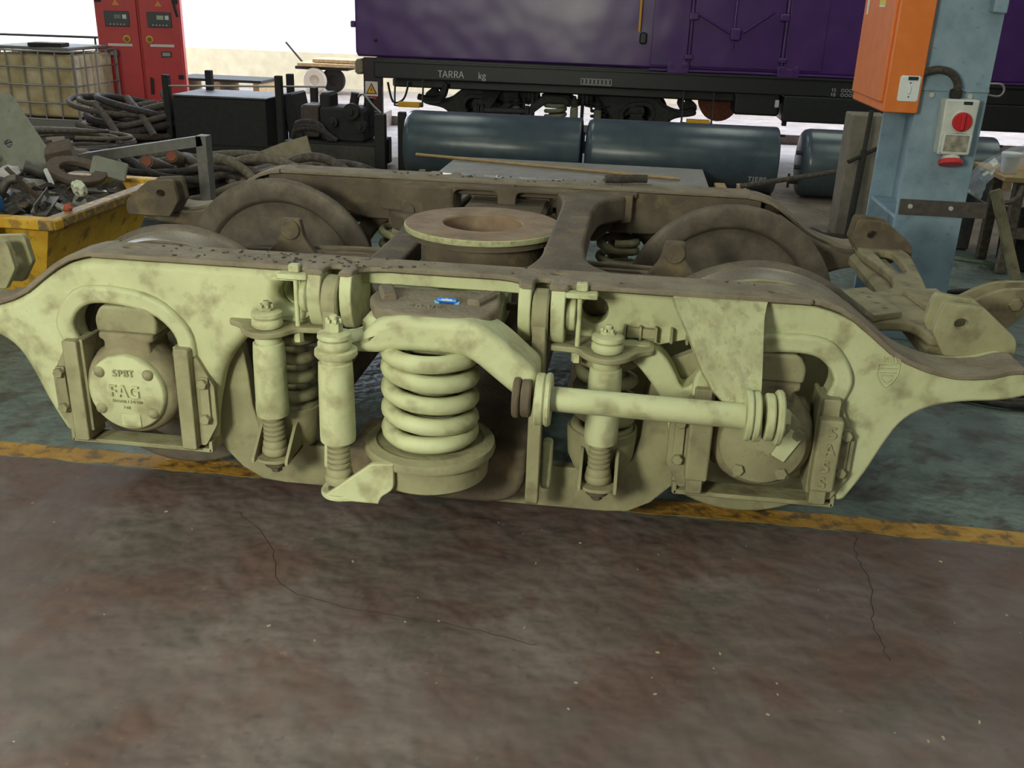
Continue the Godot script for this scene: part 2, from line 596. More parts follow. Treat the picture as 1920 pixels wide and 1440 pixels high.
func shock(parent: Node, S: Transform3D, x: float, z: float, nut: float, seat: float, top: float, bot: float, low: float, pal: Dictionary) -> void:
	var g := Geo.new()
	g.xf = Transform3D(Basis(), Vector3(x, 0, z))
	g.lathe([Vector2(0, bot), Vector2(0.044, bot), Vector2(0.053, bot + 0.004), Vector2(0.0545, bot + 0.02), Vector2(0.0525, top - 0.05), Vector2(0.0505, top - 0.004), Vector2(0.046, top), Vector2(0, top)], 28)
	var o := part(parent, "shock_absorber", g, pal.paint)
	o.transform = S
	g = Geo.new()
	g.xf = Transform3D(Basis(), Vector3(x, 0, z))
	g.lathe([Vector2(0.03, top - 0.01), Vector2(0.043, top), Vector2(0.045, seat - 0.022), Vector2(0.043, seat - 0.016), Vector2(0.03, seat - 0.012)], 24)
	part(o, "upper_neck", g, pal.paint)
	g = Geo.new()
	g.xf = Transform3D(Basis(), Vector3(x, 0, z))
	g.lathe([Vector2(0.0, seat), Vector2(0.044, seat), Vector2(0.05, seat + 0.008), Vector2(0.05, seat + 0.022), Vector2(0.044, seat + 0.029), Vector2(0.046, seat + 0.033), Vector2(0.051, seat + 0.038), Vector2(0.049, seat + 0.05), Vector2(0.034, seat + 0.056), Vector2(0, seat + 0.056)], 28)
	part(o, "rubber_bush", g, pal.paint)
	g = Geo.new()
	g.hex(Vector3(x, seat + 0.055, z), Vector3.UP, 0.0255, nut - seat - 0.075, 0.3)
	for k in 6:
		g.box(Vector3(x + cos(k * PI / 3) * 0.02, nut - 0.016, z + sin(k * PI / 3) * 0.02), Vector3(0.009, 0.012, 0.009), 0.001)
	g.disc(Vector3(x, nut - 0.03, z), Vector3.UP, 0.0125, 0.03, 12)
	part(o, "castle_nut", g, pal.paint)
	g = Geo.new()
	g.xf = Transform3D(Basis(), Vector3(x, 0, z))
	var pr := [Vector2(0, low + 0.05), Vector2(0.03, low + 0.05)]
	var ribs := 5
	var y0 := low + 0.055
	var y1 := bot + 0.002
	for k in ribs:
		var a := lerpf(y0, y1, float(k) / ribs)
		var b := lerpf(y0, y1, float(k + 1) / ribs)
		var r := lerpf(0.0365, 0.033, float(k) / ribs)
		pr.append_array([Vector2(r - 0.006, a), Vector2(r, a + (b - a) * 0.2), Vector2(r + 0.001, a + (b - a) * 0.5), Vector2(r, a + (b - a) * 0.8), Vector2(r - 0.006, b - 0.0005)])
	pr.append(Vector2(0, y1))
	g.lathe(pr, 24)
	part(o, "ribbed_boot", g, pal.paint_dull)
	g = Geo.new()
	g.xf = Transform3D(Basis(), Vector3(x, 0, z))
	g.lathe([Vector2(0, low), Vector2(0.04, low), Vector2(0.045, low + 0.008), Vector2(0.044, low + 0.022), Vector2(0.04, low + 0.027), Vector2(0.041, low + 0.03), Vector2(0.039, low + 0.046), Vector2(0.033, low + 0.052), Vector2(0, low + 0.054)], 24)
	part(o, "lower_bush", g, pal.paint_dull)
	g = Geo.new()
	g.disc(Vector3(x, low - 0.045, z), Vector3.UP, 0.038, 0.026, 20)
	g.hex(Vector3(x, low - 0.068, z), Vector3.UP, 0.02, 0.024)
	part(o, "bottom_nut", g, pal.grime)

func side(root: Node3D, S: Transform3D, pal: Dictionary, near: bool) -> void:
	var P: Material = pal.paint
	var D: Material = pal.paint_dull
	var g := Geo.new()
	# --- side frame: web, pedestals and arms of one casting
	g.ext(pv([-1.2, .775, -.86, .775, -.70, .73, -.26, .73, -.26, .875, .26, .875, .26, .73, .70, .73, .86, .775, 1.2, .775, 1.2, .925, -1.2, .925]), .78, .86, .006, [circ(Vector2(-.49, .838), .044, 20), circ(Vector2(.50, .838), .044, 20)], 1)
	var arch := [.60, .93, 0, 1.13, .93, .12, 1.30, .885, .09, 1.42, .79, .06, 1.52, .745, .05, 1.62, .725, .04, 1.72, .735, .04, 1.80, .765, .02, 1.85, .73, .03, 1.845, .68, .03, 1.76, .655, .04, 1.66, .645, .04, 1.57, .625, .06, 1.49, .575, .06, 1.445, .48, .05, 1.405, .37, .05, 1.35, .265, .02, 1.25, .265, .015,
		1.235, .30, .02, 1.235, .60, .04, 1.265, .69, .05, 1.21, .765, .06, 1.12, .775, .05, .97, .755, .09, .89, .68, .06, .885, .60, .03, .885, .265, .015, .80, .265, .015, .785, .40, .05, .74, .57, .06, .655, .68, .07, .60, .715, 0]
	var tail := arch.slice(3, arch.size() - 3)
	var wide := [.43, .93, 0] + tail + [.60, .715, .05, .43, .735, 0]
	g.ext(mirror_x(rp(wide)), .835, .93, .042, [circ(Vector2(-.49, .838), .046, 20)], 3)
	var open := [.80, .93, .02] + tail + [.60, .715, .03, .56, .72, 0, .56, .752, 0, .70, .752, .04, .757, .70, .05, .80, .61, .03, .845, .66, .04, .872, .80, .05, .862, .90, .02, .80, .905, .02]
	g.ext(rp(open), .845, .93, .012, [], 2)
	for s in [-1.0, 1.0]:
		var arm := rp([1.28, .875, .03, 1.42, .78, .06, 1.52, .735, .05, 1.62, .715, .04, 1.72, .725, .04, 1.80, .755, .02, 1.845, .73, .03, 1.84, .69, .03, 1.76, .665, .04, 1.66, .655, .04, 1.57, .635, .05, 1.50, .60, .05, 1.40, .62, .05, 1.28, .74, .05])
		g.ext(arm if s > 0 else mirror_x(arm), .69, .86, .02, [], 2)
	var frame := part(root, "side_frame", g, P)
	frame.transform = S
	# --- rims round the axle-box openings
	for s in [-1.0, 1.0]:
		g = Geo.new()
		var lip := rp([1.235, .58, 0, 1.235, .62, .03, 1.262, .69, .05, 1.21, .762, .06, 1.12, .772, .05, .97, .752, .09, .89, .68, .06, .885, .60, .03, .885, .585, 0, .825, .60, .01, .832, .70, .06, .945, .812, .10, 1.12, .834, .06, 1.245, .822, .07, 1.325, .70, .06, 1.30, .62, .03, 1.27, .58, 0])
		g.ext(lip if s > 0 else mirror_x(lip), .915, .952, .016, [], 3)
		part(frame, "opening_rim", g, P)
	# --- upper surface, deep in dust
	g = Geo.new()
	exty(g, rp([-1.16, .785, .01, 1.16, .785, .01, 1.16, .95, .01, .80, .955, .05, .42, .95, .02, .42, .985, .015, .36, .985, .01, .36, .90, .03, .31, .90, .03, .31, .985, .01, .265, .985, .015, .26, .92, .03, .20, .895, .03, -.20, .895, .03, -.26, .92, .03, -.265, .985, .015, -.31, .985, .01, -.31, .90, .03, -.36, .90, .03, -.36, .985, .01, -.42, .985, .015, -.42, .95, .02, -1.16, .95, .01], 3), .924, .946, .008,
		[circ(Vector2(-1.06, .85), .028, 12, .02), circ(Vector2(-.30, .835), .024, 12, .018), circ(Vector2(.38, .84), .026, 12, .018), circ(Vector2(1.06, .885), .028, 12, .02)], 1)
	for s in [-1.0, 1.0]:
		var path := []
		for p in [Vector2(1.14, .946), Vector2(1.19, .94), Vector2(1.25, .922), Vector2(1.30, .893), Vector2(1.36, .848), Vector2(1.42, .80), Vector2(1.47, .773), Vector2(1.52, .755), Vector2(1.57, .742), Vector2(1.62, .735), Vector2(1.67, .737), Vector2(1.72, .744), Vector2(1.77, .762), Vector2(1.81, .768)]:
			path.append(Vector2(p.x * s, p.y))
		var bp := band(path, .02 * s)
		g.ext(bp, .77, .935, .006, [], 1)
	part(frame, "top_flange", g, pal.dust, "dusty brown upper surface")
	# --- lugs at the arm ends
	for s in [-1.0, 1.0]:
		for z in [.705, .60]:
			g = Geo.new()
			var lug := rp([1.64, .72, .01, 1.59, .80, .01, 1.605, .885, .008, 1.615, .90, .008, 1.735, .89, .01, 1.86, .79, .03, 1.86, .72, .02])
			var hole := circ(Vector2(1.675 * s, .832), .021, 14, .017)
			g.ext(lug if s > 0 else mirror_x(lug), z - .014, z + .014, .004, [hole], 1)
			part(frame, "end_lug", g, D)
	# cast shield and letters on the right-hand arm
	if near:
		g = Geo.new()
		var sh := [Vector3(1.384, .752, .93), Vector3(1.384, .715, .93), Vector3(1.398, .69, .93), Vector3(1.417, .675, .93), Vector3(1.434, .692, .93), Vector3(1.446, .718, .93), Vector3(1.448, .755, .93), Vector3(1.416, .752, .93), Vector3(1.384, .752, .93)]
		g.tube(PackedVector3Array(sh), .0028, 6)
		g.bar(Vector3(1.385, .738, .93), Vector3(1.447, .74, .93), .0026, 6)
		g.bar(Vector3(1.385, .724, .93), Vector3(1.446, .727, .93), .0026, 6)
		g.tube(PackedVector3Array([Vector3(1.398, .715, .93), Vector3(1.4, .702, .93), Vector3(1.416, .69, .93), Vector3(1.43, .704, .93), Vector3(1.433, .716, .93), Vector3(1.398, .715, .93)]), .0024, 6)
		part(frame, "cast_shield", g, P)
		lettering(frame, "cast_letters", "SCAW", .016, .006, Transform3D(Basis(Vector3.BACK, -.05), Vector3(1.418, .768, .931)), P, true)
	# --- pedestal liners and bolted keeps
	for a in [-1.06, 1.06]:
		for t in [-1.0, 1.0]:
			g = Geo.new()
			g.box(Vector3(a + t * .197, .455, .925), Vector3(.055, .37, .115), .006)
			g.box(Vector3(a + t * .168, .47, .90), Vector3(.016, .34, .12), .004)
			part(frame, "pedestal_liner", g, D)
			g = Geo.new()
			var kp := [.222, .275, .01, .245, .275, .01, .292, .36, .01, .292, .50, .01, .235, .605, .01, .222, .60, .01]
			for i in range(0, kp.size(), 3):
				kp[i] = a + t * kp[i]
			g.ext(rp(kp, 2), .925, .95, .004, [], 1)
			g.box(Vector3(a + t * .258, .45, .954), Vector3(.034, .17, .012), .004)
			var keep := part(frame, "keep_plate", g, D)
			for y in [.515, .385]:
				g = Geo.new()
				g.hex(Vector3(a + t * .258, y, .958), Vector3.BACK, .0185, .02, .2)
				part(keep, "bolt", g, D)
		# tie bar under the box
		g = Geo.new()
		g.box(Vector3(a, .253, .90), Vector3(.52, .018, .085), .004)
		for t in [-1.0, 1.0]:
			g.box(Vector3(a + t * .255, .268, .90), Vector3(.016, .045, .085), .004)
		part(frame, "tie_bar", g, D)
		# --- axle box
		g = Geo.new()
		lathe_at(g, Vector3(a, .475, .74), Vector3.BACK, [Vector2(0, 0), Vector2(.15, 0), Vector2(.155, .05), Vector2(.152, .10), Vector2(.166, .13), Vector2(.17, .17), Vector2(.166, .205), Vector2(.152, .232), Vector2(.138, .238), Vector2(0, .238)], 36)
		g.box(Vector3(a, .47, .87), Vector3(.31, .24, .09), .02)
		g.ext(rp([a - .085, .60, 0, a + .085, .60, 0, a + .08, .645, .01, a + .098, .65, .01, a + .098, .675, .01, a - .098, .675, .01, a - .098, .65, .01, a - .08, .645, .01]), .82, .965, .012)
		var bx := part(root, "axle_box", g, pal.boxes)
		bx.transform = S
		g = Geo.new()
		lathe_at(g, Vector3(a, .475, .972), Vector3.BACK, [Vector2(.10, -.01), Vector2(.134, 0), Vector2(.137, .008), Vector2(.134, .026), Vector2(.128, .031), Vector2(0, .034)], 36)
		if a < 0:
			g.box(Vector3(a + .01, .378, 1.005), Vector3(.07, .045, .006), .003)
		var cover := part(bx, "end_cover", g, P if a < 0 else D)
		var angs := [2.45, .70, 3.72, 5.65] if a < 0 else [.45, 4.05, 5.35, 1.9]
		for b in angs:
			g = Geo.new()
			var bp2: Vector3 = Vector3(a, .475, .999) + Vector3(cos(b), sin(b), 0) * .112
			if a < 0:
				lathe_at(g, bp2, Vector3.BACK, [Vector2(.021, -.012), Vector2(.02, .006), Vector2(.013, .016), Vector2(0, .02)], 14)
			else:
				g.box(bp2, Vector3(.055, .035, .008), .002, Basis(Vector3.BACK, b + .9))
				g.hex(bp2, Vector3.BACK, .02, .02, b)
			part(cover, "cover_bolt", g, D)
		if near and a < 0:
			lettering(cover, "cast_letters", "FAG", .042, .016, Transform3D(Basis(), Vector3(a - .002, .484, 1.006)), P, true)
			lettering(cover, "cast_letters", "SA15020 / 2-9-160", .0095, .004, Transform3D(Basis(), Vector3(a + .004, .446, 1.006)), D)
			lettering(cover, "cast_letters", "SPBT", .024, .008, Transform3D(Basis(Vector3.BACK, .03), Vector3(a, .548, 1.005)), D, true)
			lettering(cover, "cast_letters", "7-68", .010, .004, Transform3D(Basis(), Vector3(a, .424, 1.006)), D)
		elif near:
			g = Geo.new()
			g.box(Vector3(a + .072, .485, 1.012), Vector3(.05, .105, .008), .003, Basis(Vector3.BACK, -.5))
			part(cover, "lock_plate", g, P)
			lettering(cover, "cast_letters", "20-6", .022, .006, Transform3D(Basis(Vector3.BACK, -.12), Vector3(a + .005, .445, 1.005)), D, true)
			for t in [-1.0, 1.0]:
				g = Geo.new()
				g.ext(rp([a + t * .197 - .037, .335, .012, a + t * .197 + .037, .335, .012, a + t * .197 + .037, .585, .012, a + t * .197 - .037, .585, .012], 3), .972, 1.02, .01)
				var blk := part(bx, "guide_block", g, D)
				if t > 0:
					var row := 0
					for ch in ["S", "A", "S", "S"]:
						lettering(blk, "cast_letters", ch, .038, .008, Transform3D(Basis(Vector3.BACK, 0.12), Vector3(a + t * .197 + .004 - row * .003, .545 - row * .058, 1.022)), D, true)
						row += 1
	# --- equaliser beam
	g = Geo.new()
	var half := [Vector2(.58, .10), Vector2(.66, .108), Vector2(.735, .15), Vector2(.80, .22), Vector2(.835, .31), Vector2(.845, .42), Vector2(.862, .52), Vector2(.90, .60), Vector2(.955, .645), Vector2(.965, .665), Vector2(1.16, .665), Vector2(1.165, .71), Vector2(1.12, .752), Vector2(1.00, .762), Vector2(.88, .74), Vector2(.77, .685), Vector2(.705, .62), Vector2(.69, .52), Vector2(.682, .40), Vector2(.66, .31), Vector2(.60, .27), Vector2(.50, .26)]
	var eq := PackedVector2Array()
	for p in half:
		eq.append(p)
	for i in half.size():
		var p: Vector2 = half[half.size() - 1 - i]
		eq.append(Vector2(-p.x, p.y))
	g.ext(eq, .795, .843, .006, [], 2)
	for a in [-1.06, 1.06]:
		g.ext(rp([a - .105, .672, .01, a + .105, .672, .01, a + .11, .72, .02, a + .085, .765, .02, a - .085, .765, .02, a - .11, .72, .02]), .83, .955, .012)
	var beam := part(root, "equaliser_beam", g, D)
	beam.transform = S
	# --- primary springs with pots
	for x in [-.545, .55]:
		g = Geo.new()
		g.coil(Vector3(x, .42, .84), .088, .021, 5.0, .26, -1.4)
		var sp := part(root, "primary_spring", g, pal.springs)
		sp.transform = S
		g = Geo.new()
		g.xf = Transform3D(Basis(), Vector3(x, 0, .84))
		g.lathe([Vector2(0, .28), Vector2(.09, .28), Vector2(.112, .33), Vector2(.118, .40), Vector2(.118, .425), Vector2(.111, .43), Vector2(.105, .40), Vector2(0, .395)], 30)
		g.xf = Transform3D()
		var pot := part(sp, "spring_pot", g, D)
		g = Geo.new()
		for t in [-1.0, 1.0]:
			extx(g, rp([.90, .40, .01, .96, .39, .01, 1.062, .30, .01, 1.062, .285, 0, .90, .285, 0]), x + t * .058 - .006, x + t * .058 + .006, .002, [], 1)
		exty(g, rp([x - .064, .90, 0, x + .064, .90, 0, x + .064, 1.03, .02, x + .03, 1.065, .02, x - .03, 1.065, .02, x - .064, 1.03, .02]), .283, .296, .003, [], 1)
		part(sp, "shock_bracket", g, D)
	for x in [-.545, .55]:
		shock(root, S, x, 1.0, .838, .752, .70, .44, .30, pal)
	# --- shelves that hold the shock heads
	for s in [-1.0, 1.0]:
		g = Geo.new()
		var shelf := rp([.37, .83, 0, .37, .975, .01, .455, .985, .02, .485, 1.045, .03, .55, 1.085, .04, .615, 1.045, .03, .65, .975, .03, .70, .95, .02, .70, .83, 0])
		exty(g, shelf if s > 0 else mirror_x(shelf), .729, .749, .006)
		var sh2 := part(frame, "shock_shelf", g, D)
		g = Geo.new()
		g.box(Vector3(s * .46, .918, .955), Vector3(.10, .018, .075), .004)
		g.box(Vector3(s * .46, .94, .955), Vector3(.036, .026, .03), .004)
		g.bar(Vector3(s * .455, .72, .965), Vector3(s * .455, .92, .965), .0085, 10)
		g.hex(Vector3(s * .455, .695, .965), Vector3.UP, .017, .034)
		part(sh2, "strap_bolt", g, P)
		if s > 0:
			g = Geo.new()
			for k in 5:
				g = Geo.new()
				g.box(Vector3(.60 + k * .05, .775, .872), Vector3(.009, .05, .03), .002)
				part(sh2, "web_rib", g, D)
			g = Geo.new()
			g.box(Vector3(.655, .775, .868), Vector3(.10, .035, .02), .004)
			part(sh2, "maker_plate", g, D)
	# --- swing hangers: cheeks and links
	for s in [-1.0, 1.0]:
		g = Geo.new()
		for q in [[.265, .306], [.366, .412]]:
			var x0: float = minf(s * q[0], s * q[1])
			extx(g, rp([.84, .74, .01, .84, .938, 0, .975, .938, .015, 1.0, .89, .03, 1.0, .82, .04, .965, .755, .03, .92, .74, .02]), x0, x0 + q[1] - q[0], .006)
		for q in [.44, .425]:
			g.disc(Vector3(s * .412, .845, .93), Vector3(s, 0, 0), .055, q - .412 + .004, 24)
		part(frame, "hanger_bracket", g, P)
		g = Geo.new()
		g.disc(Vector3(s * .336 - .026, .842, .94), Vector3.RIGHT, .078, .052, 32, .006)
		extx(g, rp([.93, .84, 0, 1.016, .84, .03, 1.01, .70, .03, 1.02, .50, .03, 1.025, .20, .02, .975, .19, .01, .965, .50, .03, .94, .70, .03]), s * .336 - .022, s * .336 + .022, .006)
		var link := part(root, "swing_link", g, D)
		link.transform = S
		g = Geo.new()
		extx(g, rp([.90, .40, .02, .94, .40, .02, .965, .235, .02, .93, .215, .02, .90, .235, .02]), s * .375 - .018, s * .375 + .018, .012)
		part(link, "safety_pad", g, P)
	# --- bolster end over the main spring
	g = Geo.new()
	g.ext(rp([-.285, .775, .02, -.20, .79, .01, -.14, .855, .03, -.06, .875, .02, .16, .875, .03, .24, .83, .04, .35, .735, .02, .352, .645, .01, .30, .638, .015, .22, .70, .05, .14, .765, .05, -.09, .765, .05, -.13, .752, .03, -.285, .752, .01]), 1.02, 1.19, .03, [], 3)
	g.box(Vector3(0, .79, .86), Vector3(.40, .12, .52), .02)
	lathe_at(g, Vector3(-.245, .757, 1.235), Vector3.UP, [Vector2(.03, 0), Vector2(.058, 0), Vector2(.064, .008), Vector2(.063, .022), Vector2(.055, .026), Vector2(.03, .026)], 28)
	g.box(Vector3(-.235, .768, 1.18), Vector3(.09, .02, .09), .006)
	var bol := part(root, "bolster_end", g, P)
	bol.transform = S
	g = Geo.new()
	exty(g, rp([-.195, .88, .01, .20, .88, .01, .215, 1.03, .03, .19, 1.12, .04, .10, 1.165, .03, -.06, 1.165, .03, -.16, 1.12, .03, -.205, 1.0, .02]), .835, .88, .014)
	for s in [-1.0, 1.0]:
		g.box(Vector3(s * .15, .885, .98), Vector3(.05, .03, .12), .008, Basis(Vector3.UP, -.35 * s))
	part(bol, "top_plate", g, pal.dust, "dusty top of the bolster end")
	if near:
		lettering(bol, "cast_letters", "SA VS", .03, .006, Transform3D(Basis(Vector3.RIGHT, -PI / 2 + .25), Vector3(-.01, .879, 1.09)), pal.dust, true)
	# main spring, inner spring, seat
	g = Geo.new()
	g.coil(Vector3(.012, .484, 1.10), .127, .0275, 5.0, .262, -1.75, 12, 34)
	var ms := part(root, "main_spring", g, P)
	ms.transform = S
	g = Geo.new()
	g.coil(Vector3(.012, .475, 1.10), .078, .013, 7.0, .27, .5, 8)
	part(ms, "inner_spring", g, D)
	g = Geo.new()
	g.xf = Transform3D(Basis(), Vector3(.012, 0, 1.10))
	g.lathe([Vector2(0, .33), Vector2(.165, .33), Vector2(.185, .345), Vector2(.19, .41), Vector2(.205, .418), Vector2(.209, .43), Vector2(.205, .448), Vector2(.172, .455), Vector2(.168, .448), Vector2(0, .446)], 44)
	g.xf = Transform3D()
	var seat := part(ms, "spring_seat", g, D)
	g = Geo.new()
	exty(g, rp([-.12, 1.26, .02, -.12, 1.05, 0, -.20, 1.13, .02, -.30, 1.20, .03, -.305, 1.27, .03, -.26, 1.31, .03, -.20, 1.30, .02]), .305, .322, .004)
	g.ext(rp([-.275, .305, 0, -.275, .322, 0, -.13, .44, .01, -.06, .445, 0, -.06, .36, .02, -.10, .33, .01, -.11, .305, 0]), 1.275, 1.298, .005)
	part(ms, "shock_wing", g, P)
	shock(root, S, -.245, 1.245, .888, .783, .745, .485, .345, pal)
	# spring plank
	g = Geo.new()
	g.ext(rp([-.31, .165, .06, .245, .165, .11, .312, .24, .06, .312, .375, .01, .20, .375, .01, .17, .328, .02, -.31, .328, .03]), .70, .985, .025, [], 3)
	var pl := part(root, "spring_plank", g, pal.grime)
	pl.transform = S
	# --- traction rod
	g = Geo.new()
	g.bar(Vector3(.385, .66, 1.20), Vector3(.985, .652, 1.20), .0375, 24)
	var rod := part(root, "anchor_rod", g, P)
	rod.transform = S
	for q in [[.285, .022, .062], [.31, .03, .058], [.352, .028, .079], [.381, .018, .081], [.962, .02, .075], [.984, .02, .072], [1.018, .026, .07], [1.048, .02, .082]]:
		g = Geo.new()
		g.disc(Vector3(q[0], .656, 1.20), Vector3.RIGHT, q[2], q[1], 30, .005)
		part(rod, "rod_washer", g, pal.rodends if q[0] < .33 else P)
	g = Geo.new()
	g.hex(Vector3(1.066, .652, 1.20), Vector3.RIGHT, .032, .026)
	part(rod, "rod_nut", g, P)
	# --- horn bracket of the rod
	g = Geo.new()
	var sec := [[.936, .93, .735, 1.03], [.925, .962, .742, 1.02], [.895, 1.0, .757, 1.012], [.85, 1.045, .785, 1.01], [.80, 1.085, .81, 1.01], [.75, 1.122, .838, 1.01], [.705, 1.15, .87, 1.01], [.675, 1.165, .905, 1.01], [.66, 1.172, .945, 1.01]]
	for side_no in 2:
		for i in sec.size() - 1:
			var A: Array = sec[i]
			var B: Array = sec[i + 1]
			var nA := Vector3(0, (sec[mini(i + 1, 8)][1] - sec[maxi(i - 1, 0)][1]), -(sec[mini(i + 1, 8)][0] - sec[maxi(i - 1, 0)][0])).normalized()
			var nB := Vector3(0, (sec[mini(i + 2, 8)][1] - sec[i][1]), -(sec[mini(i + 2, 8)][0] - sec[i][0])).normalized()
			var oA := nA * (-.026 * side_no)
			var oB := nB * (-.026 * side_no)
			var sg := 1.0 if side_no == 0 else -1.0
			g.quad(Vector3(A[2], A[0], A[1]) + oA, Vector3(A[3], A[0], A[1]) + oA, Vector3(B[3], B[0], B[1]) + oB, Vector3(B[2], B[0], B[1]) + oB, nA * sg, nA * sg, nB * sg, nB * sg)
			if side_no == 1:
				for e in [2, 3]:
					g.flat(Vector3(A[e], A[0], A[1]), Vector3(A[e], A[0], A[1]) + oA, Vector3(B[e], B[0], B[1]) + oB, Vector3(B[e], B[0], B[1]), Vector3(-1 if e == 2 else 1, 0, 0))
	g.flat(Vector3(.945, .66, 1.172), Vector3(1.01, .66, 1.172), Vector3(1.01, .65, 1.148), Vector3(.945, .65, 1.148), Vector3.DOWN)
	g.xf = Transform3D()
	extx(g, rp([.88, .93, 0, .96, .925, 0, 1.045, .845, .03, 1.122, .745, .03, 1.17, .67, .02, 1.255, .655, .05, 1.25, .585, .05, 1.17, .585, .05, 1.12, .66, .03, 1.05, .74, .03, .93, .79, .02, .88, .79, 0]), .984, 1.011, .006)
	part(frame, "rod_bracket", g, pal.horn)
	# --- inner brackets with pins (seen on the far frame)
	for s in [-1.0, 1.0]:
		g = Geo.new()
		g.ext(rp([s * .40, .84, .01, s * .51, .85, .01, s * .51, .775, .01, s * .45, .70, .03, s * .39, .70, .02]), .70, .745, .008)
		g.box(Vector3(s * .45, .78, .76), Vector3(.08, .08, .05), .006)
		g.disc(Vector3(s * .468, .80, .70), Vector3.FORWARD, .026, .012, 18)
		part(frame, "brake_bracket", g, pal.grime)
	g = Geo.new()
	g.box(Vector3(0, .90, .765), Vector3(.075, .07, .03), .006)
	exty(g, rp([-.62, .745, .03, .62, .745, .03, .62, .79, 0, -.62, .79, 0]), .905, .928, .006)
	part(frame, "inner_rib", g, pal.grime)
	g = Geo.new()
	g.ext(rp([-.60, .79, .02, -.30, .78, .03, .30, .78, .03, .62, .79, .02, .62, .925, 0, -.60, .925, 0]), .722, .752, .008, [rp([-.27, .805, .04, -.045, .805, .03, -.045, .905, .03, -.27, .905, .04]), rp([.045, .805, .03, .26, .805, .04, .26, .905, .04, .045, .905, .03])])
	part(frame, "inner_panel", g, pal.grime)

